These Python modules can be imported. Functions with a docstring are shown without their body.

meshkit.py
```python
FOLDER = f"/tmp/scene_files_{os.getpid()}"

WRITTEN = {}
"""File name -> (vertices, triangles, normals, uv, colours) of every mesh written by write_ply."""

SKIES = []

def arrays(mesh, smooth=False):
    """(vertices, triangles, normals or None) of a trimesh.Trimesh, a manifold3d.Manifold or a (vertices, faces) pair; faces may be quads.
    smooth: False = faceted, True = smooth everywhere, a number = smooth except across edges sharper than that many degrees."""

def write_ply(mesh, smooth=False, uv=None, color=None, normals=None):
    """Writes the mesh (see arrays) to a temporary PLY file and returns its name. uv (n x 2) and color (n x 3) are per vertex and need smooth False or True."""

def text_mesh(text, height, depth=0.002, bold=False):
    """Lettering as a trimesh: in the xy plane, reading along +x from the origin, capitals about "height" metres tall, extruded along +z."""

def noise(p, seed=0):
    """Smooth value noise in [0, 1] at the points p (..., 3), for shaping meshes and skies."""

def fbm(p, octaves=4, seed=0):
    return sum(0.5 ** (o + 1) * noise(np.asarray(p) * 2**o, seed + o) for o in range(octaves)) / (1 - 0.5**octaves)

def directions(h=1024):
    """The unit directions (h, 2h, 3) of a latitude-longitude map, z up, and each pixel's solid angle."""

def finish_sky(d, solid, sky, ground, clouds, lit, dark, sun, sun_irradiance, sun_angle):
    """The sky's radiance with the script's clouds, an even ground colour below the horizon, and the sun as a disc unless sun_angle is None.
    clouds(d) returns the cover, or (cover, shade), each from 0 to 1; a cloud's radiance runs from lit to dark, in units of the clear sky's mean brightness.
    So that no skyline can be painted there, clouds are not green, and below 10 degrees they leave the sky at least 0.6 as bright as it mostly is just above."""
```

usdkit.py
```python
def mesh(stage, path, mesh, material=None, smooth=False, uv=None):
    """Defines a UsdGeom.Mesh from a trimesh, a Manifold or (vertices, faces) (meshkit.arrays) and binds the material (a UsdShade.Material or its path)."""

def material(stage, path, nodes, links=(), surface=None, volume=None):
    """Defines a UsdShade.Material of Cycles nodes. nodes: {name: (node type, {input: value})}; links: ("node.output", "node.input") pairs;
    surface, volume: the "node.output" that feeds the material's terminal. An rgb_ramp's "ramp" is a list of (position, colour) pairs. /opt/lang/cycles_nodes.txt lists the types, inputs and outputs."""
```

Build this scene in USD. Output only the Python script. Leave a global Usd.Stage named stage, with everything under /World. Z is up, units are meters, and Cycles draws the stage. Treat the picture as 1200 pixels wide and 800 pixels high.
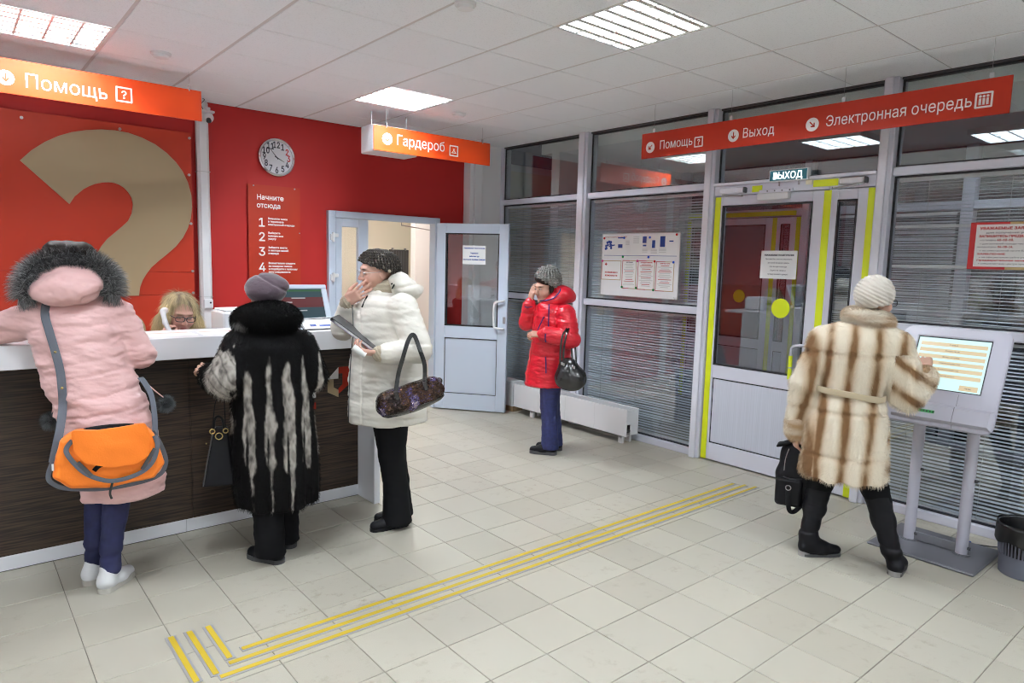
import math, glob, numpy as np, trimesh, usdkit, meshkit
from pxr import Usd, UsdGeom, UsdLux, UsdShade, Gf, Sdf, Vt
from shapely.geometry import Polygon, Point, box as sbox
from shapely.ops import unary_union
import shapely

stage = Usd.Stage.CreateInMemory()
UsdGeom.SetStageUpAxis(stage, 'Z'); UsdGeom.SetStageMetersPerUnit(stage, 1.0)
UsdGeom.Xform.Define(stage, '/World'); UsdGeom.Scope.Define(stage, '/World/Looks')

# ---------------------------------------------------------------- camera
EYE = 1.627                                   # eye height above the tiles
YAW, PITCH, ROLL = 0.8717909, -0.1154478, 0.0269268
cam = UsdGeom.Camera.Define(stage, '/World/camera')
cam.CreateHorizontalApertureAttr(36.0); cam.CreateVerticalApertureAttr(24.0); cam.CreateFocalLengthAttr(793.8347 / 1200 * 36)
_f = np.array([math.cos(YAW) * math.cos(PITCH), math.sin(YAW) * math.cos(PITCH), math.sin(PITCH)])
_r = np.cross(_f, [0, 0, 1]); _r /= np.linalg.norm(_r); _u = np.cross(_r, _f)
_r, _u = math.cos(ROLL) * _r + math.sin(ROLL) * _u, -math.sin(ROLL) * _r + math.cos(ROLL) * _u
cam.AddTransformOp().Set(Gf.Matrix4d(*[float(x) for x in (*_r, 0, *_u, 0, *-_f, 0, 0, 0, EYE, 1)]))
cam.CreateClippingRangeAttr(Gf.Vec2f(0.05, 500))
cam.CreateExposureAttr(0.22)

# ---------------------------------------------------------------- night sky and lamp power
LAMP = 212.0                                  # radiance of the fluorescent tubes
dome = UsdLux.DomeLight.Define(stage, '/World/night_sky'); dome.CreateColorAttr(Gf.Vec3f(.25, .3, .5)); dome.CreateIntensityAttr(.008)

# ---------------------------------------------------------------- helpers
_taken = {}
def path_of(name, parent):
    base = (parent.GetPath() if parent else Sdf.Path('/World')).pathString
    n = _taken.get((base, name), 0); _taken[(base, name)] = n + 1
    return f'{base}/{name}' + (f'_{n:03d}' if n else '')
def tag(p, label=None, cat=None, group=None, kind=None):
    p = p.GetPrim() if hasattr(p, 'GetPrim') else p
    for k, v in (('label', label), ('category', cat), ('group', group), ('kind', kind)):
        if v: p.SetCustomDataByKey(k, v)
    return p
def thing(name, label=None, cat=None, loc=(0, 0, 0), rz=0.0, group=None, kind=None, parent=None):
    x = UsdGeom.Xform.Define(stage, path_of(name, parent))
    x.AddTranslateOp().Set(Gf.Vec3d(*map(float, loc)))
    if rz: x.AddRotateZOp().Set(float(rz))
    return tag(x, label, cat, group, kind)
def obj(name, mesh, mat, parent=None, smooth=False, label=None, cat=None, group=None, kind=None, color=None):
    m = usdkit.mesh(stage, path_of(name, parent), mesh, mat, smooth=smooth)
    if color is not None:
        UsdGeom.PrimvarsAPI(m).CreatePrimvar('tint', Sdf.ValueTypeNames.Color3fArray, 'vertex').Set(Vt.Vec3fArray.FromNumpy(np.ascontiguousarray(color, np.float32)))
    return tag(m, label, cat, group, kind)
def dup(root, loc, rz=0.0, label=None, group=None):
    was = root.GetCustomData()
    nm = root.GetName(); nm = nm[:-4] if nm[-4:-3] == '_' and nm[-3:].isdigit() else nm
    r = thing(nm, label or was.get('label'), was.get('category'), loc, rz, group or was.get('group'), was.get('kind'))
    r.GetReferences().AddInternalReference(root.GetPath()); r.SetInstanceable(True)
    return r
def cat_(*ms):
    return trimesh.util.concatenate([m for m in ms if m is not None])
def bx(x0, x1, y0, y1, z0, z1, b=0.0):
    x0, x1 = min(x0, x1), max(x0, x1); y0, y1 = min(y0, y1), max(y0, y1); z0, z1 = min(z0, z1), max(z0, z1)
    if b <= 0:
        m = trimesh.creation.box((x1 - x0, y1 - y0, z1 - z0)); m.apply_translation(((x0 + x1) / 2, (y0 + y1) / 2, (z0 + z1) / 2)); return m
    b = min(b, (x1 - x0) * .49, (y1 - y0) * .49, (z1 - z0) * .49)
    p = []
    for x, sx in ((x0, 1), (x1, -1)):
        for y, sy in ((y0, 1), (y1, -1)):
            for z, sz in ((z0, 1), (z1, -1)):
                p += [(x, y + sy * b, z + sz * b), (x + sx * b, y, z + sz * b), (x + sx * b, y + sy * b, z)]
    return trimesh.convex.convex_hull(np.array(p))
def cyl(a, b, r, n=16, r2=None, caps=True):
    a, b = np.asarray(a, float), np.asarray(b, float); d = b - a; L = np.linalg.norm(d); d /= L
    h = np.array([0, 0, 1.]) if abs(d[2]) < .9 else np.array([1., 0, 0])
    u = np.cross(d, h); u /= np.linalg.norm(u); v = np.cross(d, u)
    t = np.arange(n) / n * 2 * np.pi; ring = np.outer(np.cos(t), u) + np.outer(np.sin(t), v)
    V = np.vstack([a + ring * r, b + ring * (r if r2 is None else r2), [a], [b]]); i = np.arange(n); j = (i + 1) % n
    F = np.vstack([np.c_[i, i + n, j], np.c_[j, i + n, j + n]])
    if caps: F = np.vstack([F, np.c_[np.full(n, 2 * n), i, j], np.c_[np.full(n, 2 * n + 1), j + n, i + n]])
    m = trimesh.Trimesh(V, F, process=False)
    return m
def tube(pts, r, n=8, flat=None, closed=False):
    """A swept tube; r a number or one per point; flat=(width, thickness, normal) sweeps a strap instead."""
    P = np.asarray(pts, float); k = len(P)
    T = np.gradient(P, axis=0)
    if closed: T = np.roll(P, -1, 0) - np.roll(P, 1, 0)
    T /= np.linalg.norm(T, axis=1)[:, None] + 1e-12
    R = np.full(k, r) if np.ndim(r) == 0 else np.asarray(r)
    u = None; rings = []
    t = np.arange(n) / n * 2 * np.pi
    for i in range(k):
        if flat is not None:
            nn = np.asarray(flat[2][i] if np.ndim(flat[2]) == 2 else flat[2], float); s = np.cross(T[i], nn); s /= np.linalg.norm(s) + 1e-12; q = np.cross(s, T[i])
            w, h = flat[0] / 2, flat[1] / 2; c = np.sign(np.cos(t)) * np.abs(np.cos(t)) ** .35; z = np.sign(np.sin(t)) * np.abs(np.sin(t)) ** .6
            rings.append(P[i] + np.outer(c * w, s) + np.outer(z * h, q)); continue
        if u is None:
            h = np.array([0, 0, 1.]) if abs(T[i][2]) < .9 else np.array([1., 0, 0]); u = np.cross(T[i], h)
        u = u - T[i] * (u @ T[i]); u /= np.linalg.norm(u); v = np.cross(T[i], u)
        rings.append(P[i] + R[i] * (np.outer(np.cos(t), u) + np.outer(np.sin(t), v)))
    V = np.vstack(rings); F = []
    for i in range(k if closed else k - 1):
        a, b = i * n, ((i + 1) % k) * n; q = np.arange(n); w = (q + 1) % n
        F += [np.c_[a + q, a + w, b + q], np.c_[a + w, b + w, b + q]]
    if not closed:
        V = np.vstack([V, P[:1], P[-1:]]); q = np.arange(n); w = (q + 1) % n
        F += [np.c_[np.full(n, k * n), w, q], np.c_[np.full(n, k * n + 1), (k - 1) * n + q, (k - 1) * n + w]]
    m = trimesh.Trimesh(V, np.vstack(F), process=False)
    if m.volume < 0: m.invert()
    return m
def spline(pts, n=8, closed=False):
    P = np.asarray(pts, float); out = []; k = len(P)
    for i in range(k if closed else k - 1):
        if closed: p0, p1, p2, p3 = P[(i - 1) % k], P[i], P[(i + 1) % k], P[(i + 2) % k]
        else: p0, p1, p2, p3 = P[max(i - 1, 0)], P[i], P[i + 1], P[min(i + 2, k - 1)]
        for t in np.arange(n) / n:
            out.append(.5 * (2 * p1 + (p2 - p0) * t + (2 * p0 - 5 * p1 + 4 * p2 - p3) * t * t + (3 * p1 - p0 - 3 * p2 + p3) * t ** 3))
    if not closed: out.append(P[-1])
    return np.array(out)
def lathe(profile, c=(0, 0, 0), n=32):
    m = trimesh.creation.revolve(np.asarray(profile, float), sections=n); m.apply_translation(c); return m
def prism(poly, d):
    return trimesh.creation.extrude_polygon(poly, d, engine='earcut')
def prisms(g, d):
    return cat_(*[prism(p, d) for p in getattr(g, 'geoms', [g]) if p.area > 0])
# planes on which flat things are laid: local x to the right as seen by a reader, local y up, local z towards the reader
def on_back(m, x, y, z):          # a face that looks towards -Y (the red wall, the counter front, signs)
    m = m.copy(); v = m.vertices; m.vertices = np.c_[x + v[:, 0], y - v[:, 2], z + v[:, 1]]; return m
def on_right(m, x, y, z):         # a face that looks towards -X (the glass wall)
    m = m.copy(); v = m.vertices; m.vertices = np.c_[x - v[:, 2], y - v[:, 0], z + v[:, 1]]; return m
_FONT = None
def text(s, h, d=.001, bold=False, px=None, width=None):
    """Lettering like meshkit.text_mesh, with the outline as fine as px asks for."""
    global _FONT
    if px is None or px >= 96: m = meshkit.text_mesh(s, h, d, bold)
    else:
        from PIL import Image, ImageDraw, ImageFont
        if _FONT is None: _FONT = {}
        if px not in _FONT: _FONT[px] = ImageFont.truetype(glob.glob('/opt/blender-*/*/datafiles/fonts/Inter.woff2')[0], px)
        f = _FONT[px]; x0, y0, x1, y1 = f.getbbox(s, anchor='ls', stroke_width=int(bold))
        im = Image.new('L', (x1 - x0 + 8, y1 - y0 + 8)); ImageDraw.Draw(im).text((4 - x0, 4 - y0), s, 255, f, anchor='ls', stroke_width=int(bold))
        on = np.pad(np.asarray(im) > 110, ((0, 0), (1, 1))).astype(np.int8); rows, st = np.nonzero(np.diff(on, axis=1) == 1); en = np.nonzero(np.diff(on, axis=1) == -1)[1]
        g = shapely.union_all(shapely.box(st, -rows - 1, en, -rows)).buffer(.3).buffer(-.3).simplify(.45); k = h / (px * 70 / 96)
        g = shapely.affinity.affine_transform(g, [k, 0, 0, k, -4 * k, (4 - y0) * k]); m = prisms(g, d)
    if width: m.vertices[:, 0] *= width / (m.bounds[1][0])
    return m
def S(r, g, b):                   # sRGB 0..255 -> linear
    c = np.array([r, g, b]) / 255.; return tuple(np.where(c <= .04045, c / 12.92, ((c + .055) / 1.055) ** 2.4).tolist())
_mats = {}
def mat(name, col, rough=.5, metal=0., spec=.5, var=0., scale=20., bump=0., bscale=60., bdist=.002, emit=None, estr=0., sheen=0., coat=0., trans=0., alpha=1., tint=False, col2=None, stretch=None, detail=3., ramp=(.35, .65)):
    n = {'p': ('principled_bsdf', {'base_color': col, 'roughness': rough, 'metallic': metal, 'specular_ior_level': spec, 'sheen_weight': sheen, 'sheen_roughness': .4, 'coat_weight': coat, 'transmission_weight': trans, 'alpha': alpha})}; L = []
    if emit is not None: n['p'][1].update({'emission_color': emit, 'emission_strength': estr})
    if var or bump or col2 is not None: n['tc'] = ('texture_coordinate', {}); src = 'tc.object'
    if stretch is not None and 'tc' in n:
        n['mp'] = ('mapping', {'scale': stretch}); L.append(('tc.object', 'mp.vector')); src = 'mp.vector'
    if col2 is not None or var:
        c2 = col2 if col2 is not None else tuple(c * (1 - var) for c in col)
        n['nz'] = ('noise_texture', {'scale': scale, 'detail': detail}); n['rp'] = ('rgb_ramp', {'ramp': [(ramp[0], c2), (ramp[1], col)]})
        L += [(src, 'nz.vector'), ('nz.fac', 'rp.fac')]
        if not tint: L.append(('rp.color', 'p.base_color'))
    if tint:
        n['at'] = ('attribute', {'attribute': 'tint'})
        if col2 is not None or var:
            n['mx'] = ('mix', {'mix_type': 'multiply', 'fac': 1.}); L += [('at.color', 'mx.color1'), ('rp.color', 'mx.color2'), ('mx.color', 'p.base_color')]
        else: L.append(('at.color', 'p.base_color'))
    if bump:
        n['nb'] = ('noise_texture', {'scale': bscale, 'detail': 4.}); n['bp'] = ('bump', {'strength': bump, 'distance': bdist})
        L += [(src, 'nb.vector'), ('nb.fac', 'bp.height'), ('bp.normal', 'p.normal')]
    m = usdkit.material(stage, f'/World/Looks/{name}', n, L, surface='p.BSDF'); _mats[name] = m; return m
def mat_pane(name, f0, tint=(1, 1, 1), rough=0.):
    n = {'lw': ('layer_weight', {'blend': .5}), 'pw': ('math', {'math_type': 'power', 'value2': 5.}), 'ma': ('math', {'math_type': 'multiply_add', 'value2': 1 - f0, 'value3': f0}),
         't': ('transparent_bsdf', {'color': tint}), 'g': ('glossy_bsdf', {'color': (1, 1, 1), 'roughness': rough}), 'm': ('mix_closure', {})}
    return usdkit.material(stage, f'/World/Looks/{name}', n, [('lw.facing', 'pw.value1'), ('pw.value', 'ma.value1'), ('ma.value', 'm.fac'), ('t.BSDF', 'm.closure1'), ('g.BSDF', 'm.closure2')], surface='m.closure')

# ---------------------------------------------------------------- materials
M = {}
def mk(name, *a, **k): M[name] = mat(name, *a, **k)
def tile_mat(name, c):
    n = {'ge': ('geometry', {}), 'n1': ('noise_texture', {'scale': 1.1, 'detail': 6., 'roughness': .65}), 'r1': ('rgb_ramp', {'ramp': [(.47, (0, 0, 0)), (.70, (1, 1, 1))]}),
         'n2': ('noise_texture', {'scale': 14., 'detail': 6., 'roughness': .7}), 'r2': ('rgb_ramp', {'ramp': [(.54, (0, 0, 0)), (.68, (1, 1, 1))]}), 'mu': ('math', {'math_type': 'multiply'}), 'k': ('math', {'math_type': 'multiply', 'value2': .75}),
         'mx': ('mix', {'color1': c, 'color2': (.25, .19, .12)}), 'n3': ('noise_texture', {'scale': 260., 'detail': 2.}), 'r3': ('rgb_ramp', {'ramp': [(.3, (.93, .93, .93)), (.7, (1, 1, 1))]}), 'm3': ('mix', {'mix_type': 'multiply', 'fac': 1.}),
         'p': ('principled_bsdf', {'roughness': .38, 'specular_ior_level': .4}), 'r4': ('map_range', {'to_min': .30, 'to_max': .5})}
    return usdkit.material(stage, f'/World/Looks/{name}', n, [('ge.position', 'n1.vector'), ('ge.position', 'n2.vector'), ('ge.position', 'n3.vector'), ('n1.fac', 'r1.fac'), ('n2.fac', 'r2.fac'), ('r1.color', 'mu.value1'), ('r2.color', 'mu.value2'), ('mu.value', 'k.value1'), ('k.value', 'mx.fac'),
        ('n3.fac', 'r3.fac'), ('mx.color', 'm3.color1'), ('r3.color', 'm3.color2'), ('m3.color', 'p.base_color'), ('n1.fac', 'r4.value'), ('r4.result', 'p.roughness')], surface='p.BSDF')
TILE = [tile_mat('floor_tile_a', (.475, .445, .375)), tile_mat('floor_tile_b', (.45, .42, .35)), tile_mat('floor_tile_c', (.495, .465, .39))]
mk('grout', (.22, .20, .17), .8)
mk('ceiling_tile', (.90, .92, .955), .95, spec=.2, var=.13, scale=160., bump=.5, bscale=220., bdist=.002, ramp=(.30, .45))
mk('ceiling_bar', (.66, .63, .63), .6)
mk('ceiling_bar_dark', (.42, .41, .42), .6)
mk('red_wall', S(170, 31, 28), .62, spec=.35, bump=.15, bscale=120.)
mk('orange_board', S(172, 48, 25), .5, spec=.3, bump=.04, bscale=300.)
mk('gold_board', (.36, .27, .155), .45, metal=.0, bump=.05, bscale=300.)
mk('sign_orange', S(224, 72, 22), .4, spec=.4)
mk('sign_red', S(172, 42, 20), .5, spec=.25)
mk('white_letter', (.85, .85, .85), .4)
mk('white_paint', (.80, .80, .82), .5, bump=.1, bscale=80.)
mk('white_plastic', (.76, .76, .78), .35)
mk('cream_wall', S(234, 228, 212), .8)
mk('plain_wall', (.87, .87, .88), .8)
mk('aluminium', (.64, .64, .73), .38, metal=.0, spec=.55, bump=.03, bscale=200.)
mk('aluminium_light', (.74, .74, .82), .34, spec=.55)
mk('aluminium_panel', (.58, .60, .69), .42, spec=.5, var=.1, scale=3., stretch=(1, 60, .5))
mk('door_grey', (.58, .65, .77), .38, spec=.5)
mk('gasket', (.02, .02, .025), .5)
mk('steel', (.55, .55, .57), .3, metal=1.)
mk('brass', (.75, .58, .25), .25, metal=1.)
mk('yellow_tape', S(214, 226, 24), .45)
mk('blind_slat', (.74, .77, .84), .30, metal=.15, spec=.5)
mk('cord', (.5, .5, .5), .7)
mk('counter_wood', (.016, .011, .009), .45, spec=.35, col2=(.062, .038, .026), scale=5., stretch=(1., 1., 26.), detail=6., ramp=(.62, .38))
mk('counter_white', (.84, .85, .90), .22, spec=.5)
mk('black_plastic', (.02, .02, .022), .4)
mk('dark_grey', (.06, .06, .065), .45)
mk('paper', (.80, .80, .80), .7)
mk('paper_red', S(226, 170, 160), .7)
mk('ink', (.05, .05, .07), .7)
mk('ink_blue', S(40, 70, 150), .6)
mk('ink_red', S(176, 30, 34), .6)
mk('ink_gold', S(176, 150, 104), .6)
mk('pin_red', S(200, 30, 30), .3); mk('pin_blue', S(30, 80, 190), .3); mk('pin_green', S(20, 120, 60), .3); mk('pin_pink', S(220, 70, 150), .3)
mk('kiosk_body', (.50, .49, .57), .32, spec=.5)
mk('kiosk_base', (.20, .20, .225), .42, metal=.3)
mk('strip_metal', (.44, .44, .47), .42, metal=.35)
mk('strip_yellow', S(200, 172, 44), .6, bump=.3, bscale=300.)
mk('bin_grey', (.13, .14, .18), .5)
mk('bag_film', (.008, .008, .009), .3)
mk('radiator_white', (.78, .78, .80), .35)
mk('asphalt', (.03, .03, .032), .9)
mk('screen_dark', (.015, .025, .03), .5, spec=.1, emit=(.03, .06, .075), estr=.6)
mk('screen_light', (.02, .02, .02), .15, emit=S(206, 246, 244), estr=1.0)
mk('screen_button', (.02, .02, .02), .15, emit=S(214, 196, 160), estr=.95)
mk('screen_red', (.02, .02, .02), .5, spec=.1, emit=S(120, 40, 44), estr=.5)
mk('screen_green', (.02, .02, .02), .5, spec=.1, emit=S(60, 120, 60), estr=.5)
mk('exit_white', (.8, .8, .8), .4, emit=(.9, .97, 1.), estr=1.1)
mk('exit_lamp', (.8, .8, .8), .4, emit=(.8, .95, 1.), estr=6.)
mk('exit_teal', S(40, 92, 104), .35, emit=S(40, 92, 104), estr=.35)
mk('led_green', (.02, .1, .03), .4, emit=(.05, .5, .12), estr=.35)
mk('street_glow', (1, .6, .2), .4, emit=(1., .55, .18), estr=30.)
mk('reflector', (.85, .86, .86), .25, metal=0., spec=.6)
for _n, _c, _k in (('bright', (.84, .93, 1.), 1.75), ('help', (.93, .96, 1.), 1.2), ('mid', (.87, .94, 1.), .95), ('old', (.87, .94, 1.), 1.0)): mk('lamp_tube_' + _n, (.9, .9, .9), .4, emit=_c, estr=LAMP * _k)
mk('lamp_tube_cool', (.9, .9, .9), .4, emit=(.80, .91, 1.), estr=LAMP)
mk('lamp_tube_warm', (.9, .9, .9), .4, emit=(.93, .96, 1.), estr=LAMP)
mk('clock_chrome', (.70, .70, .72), .18, metal=1.)
mk('clock_face', (.74, .74, .78), .5)
M['pane'] = mat_pane('pane', .10, (.93, .95, .95)); M['pane_upper'] = mat_pane('pane_upper', .16, (.90, .94, .93))
M['pane_clear'] = mat_pane('pane_clear', .02, (.96, .97, .97)); M['acrylic'] = mat_pane('acrylic', .04, (.98, .98, .98))

# ---------------------------------------------------------------- floor
CEIL, RED, GLASS, CTOP = 2.916, 6.28, 4.97, 1.18
XL, YF = -4.0, -3.6                           # the walls behind the camera
flo = thing('floor', kind='structure')
obj('grout_bed', bx(XL, GLASS, YF, RED, -.06, -.004), M['grout'], flo)
TS, TX, TY, gap = .2991, -.2314, -.1604, .0036
def tile_mesh(x, y, w=TS, h=TS, z=0., dz=.010, c=.0016):
    a, b = x + gap / 2, y + gap / 2; A, B = x + w - gap / 2, y + h - gap / 2
    v = [(a, b, z - dz), (A, b, z - dz), (A, B, z - dz), (a, B, z - dz), (a, b, z - c), (A, b, z - c), (A, B, z - c), (a, B, z - c), (a + c, b + c, z), (A - c, b + c, z), (A - c, B - c, z), (a + c, B - c, z)]
    f = [(8, 9, 10, 11)] + [(i, (i + 1) % 4, (i + 1) % 4 + 4, i + 4) for i in range(4)] + [(i + 4, (i + 1) % 4 + 4, (i + 1) % 4 + 8, i + 8) for i in range(4)]
    f = np.array(f); return trimesh.Trimesh(v, np.vstack([f[:, [0, 1, 2]], f[:, [0, 2, 3]]]), process=False)
seen = Polygon([(.0, 4.2), (.0, 2.7), (3.1, .25), (5.0, .7), (5.0, 6.3), (4.0, 6.3), (2.0, 4.2)])
cells = []
for i in range(math.floor((XL - TX) / TS), math.ceil((GLASS - TX) / TS)):
    for j in range(math.floor((YF - TY) / TS), math.ceil((RED - TY) / TS)):
        x, y = TX + i * TS, TY + j * TS; w, h = min(TS, GLASS - x), min(TS, RED - y)
        if w < .02 or h < .02 or x < XL or y < YF: continue
        c = Point(x + w / 2, y + h / 2); cells.append((0 if seen.contains(c) else 1, math.hypot(c.x, c.y), x, y, w, h))
cells.sort(); rest = []
trng = np.random.default_rng(5)
for k, (out, _, x, y, w, h) in enumerate(cells):
    t = tile_mesh(x, y, w, h, float(trng.normal(0, .0003)))
    if not out and k < 300: obj('floor_tile', t, TILE[int(trng.integers(3))], flo)
    else: rest.append(t)
obj('far_tiles', cat_(*rest), TILE[0], flo, kind='stuff')

# ---------------------------------------------------------------- ceiling
ceil = thing('ceiling', kind='structure')
obj('slab', bx(XL, GLASS, YF, RED, CEIL + .11, CEIL + .2), M['plain_wall'], ceil)
CX, CY = .248, .453
seenc = Polygon([(-.1, 4.4), (4.1, .4), (5.1, .8), (5.1, 6.4), (-.1, 6.4)])
lamp_cells = {(i, j) for i in (-4, 0, 4) for j in (-5, -1, 3, 7)}
rest = []
for i in range(-8, 9):
    for j in range(-8, 11):
        if (i, j) in lamp_cells: continue
        x0, x1, y0, y1 = CX + i * .6, CX + i * .6 + .6, CY + j * .6, CY + j * .6 + .6
        x0, x1, y0, y1 = max(x0, XL), min(x1, GLASS), max(y0, YF), min(y1, RED)
        if x1 - x0 < .03 or y1 - y0 < .03: continue
        t = bx(x0 + .010, x1 - .010, y0 + .004, y1 - .004, CEIL, CEIL + .015, .002)
        if seenc.contains(Point((x0 + x1) / 2, (y0 + y1) / 2)): obj('ceiling_tile', t, M['ceiling_tile'], ceil)
        else: rest.append(t)
obj('far_tiles', cat_(*rest), M['ceiling_tile'], ceil, kind='stuff')
for i in range(-7, 9): obj('grid_runner', bx(CX + i * .6 - .012, CX + i * .6 + .012, YF, RED, CEIL + .003, CEIL + .03), M['ceiling_bar'], ceil)
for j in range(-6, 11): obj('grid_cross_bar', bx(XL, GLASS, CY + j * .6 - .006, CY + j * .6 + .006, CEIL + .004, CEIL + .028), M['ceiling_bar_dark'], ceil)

# ---------------------------------------------------------------- walls
wb = thing('wall_back', kind='structure')
DX0, DX1, DZ = 2.90, 4.16, 2.075              # opening of the cloakroom door
obj('red_plaster', cat_(bx(XL, DX0, RED, RED + .12, 0, CEIL), bx(DX1, GLASS + .2, RED, RED + .12, 0, CEIL), bx(DX0, DX1, RED, RED + .12, DZ, CEIL)), M['red_wall'], wb)
col = thing('trim_1', kind='structure')
obj('column', bx(4.515, GLASS + .02, 6.16, RED, 0, CEIL), M['white_paint'], col)
obj('riser_cover', bx(4.56, 4.66, 6.125, 6.16, 0, CEIL, .008), M['white_plastic'], col)
wl = thing('wall_left', kind='structure'); obj('plaster', bx(XL - .12, XL, YF, RED, 0, CEIL), M['plain_wall'], wl)
wf = thing('wall_front', kind='structure'); obj('plaster', bx(XL, GLASS, YF - .12, YF, 0, CEIL), M['plain_wall'], wf)
wr = thing('wall_right', kind='structure')
obj('plaster', bx(GLASS, GLASS + .14, YF, .45, 0, CEIL), M['plain_wall'], wr)
PF, PB = GLASS - .075, GLASS + .075           # posts stand a little proud of the panes
for y0, y1 in ((4.755, 4.875), (3.30, 3.40), (1.935, 2.03), (.45, .56)):
    obj('post', bx(PF, PB, y0, y1, 0, CEIL, .006), M['aluminium'], wr)
    obj('post_cap', bx(PF - .018, PF, y0 + .03, y1 - .012, 0, CEIL, .004), M['aluminium_light'], wr)
obj('post', bx(GLASS - .03, PB, 6.10, 6.16, 0, CEIL, .004), M['aluminium'], wr)
for y0, y1 in ((4.875, 6.10), (3.40, 4.755), (.56, 1.935)):
    obj('upper_transom', bx(GLASS - .05, PB, y0, y1, 2.275, 2.33, .004), M['aluminium'], wr)
    obj('lower_transom', bx(GLASS - .05, PB, y0, y1, 1.232, 1.294, .004), M['aluminium'], wr)
    obj('sill', bx(GLASS - .05, PB, y0, y1, 0, .06, .004), M['aluminium'], wr)
    obj('head_rail', bx(GLASS - .03, PB, y0, y1, CEIL - .014, CEIL), M['dark_grey'], wr)  # thin dark strip standing in for the shadow line where glass meets ceiling
obj('door_head', bx(GLASS - .06, PB, 2.03, 3.30, 2.215, 2.30, .004), M['aluminium'], wr)
obj('door_head_lip', bx(GLASS - .085, GLASS - .05, 2.03, 3.30, 2.292, 2.315, .003), M['aluminium_light'], wr)
obj('head_rail', bx(GLASS - .03, PB, 2.03, 3.30, CEIL - .014, CEIL), M['dark_grey'], wr)  # same dark strip over the door, imitating the shadow line at the ceiling
nwin = 0
for y0, y1, rows in ((4.875, 6.10, ((.06, 1.232), (1.294, 2.275), (2.33, CEIL - .014))), (3.40, 4.755, ((.06, 1.232), (1.294, 2.275), (2.33, CEIL - .014))), (2.03, 3.30, ((2.315, CEIL - .014),)), (.56, 1.935, ((.06, 1.232), (1.294, 2.275), (2.33, CEIL - .014)))):
    nwin += 1; w = thing(f'window_{nwin}', kind='structure')
    for z0, z1 in rows:
        obj('glass_pane', bx(GLASS - .004, GLASS + .004, y0 + .004, y1 - .004, z0 + .004, z1 - .004), M['pane_upper' if z0 > 2.3 else 'pane'], w)
        g = .014
        obj('gasket', cat_(bx(GLASS - .012, GLASS - .005, y0, y1, z0, z0 + g), bx(GLASS - .012, GLASS - .005, y0, y1, z1 - g, z1), bx(GLASS - .012, GLASS - .005, y0, y0 + g, z0 + g, z1 - g), bx(GLASS - .012, GLASS - .005, y1 - g, y1, z0 + g, z1 - g)), M['gasket'], w)

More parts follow.
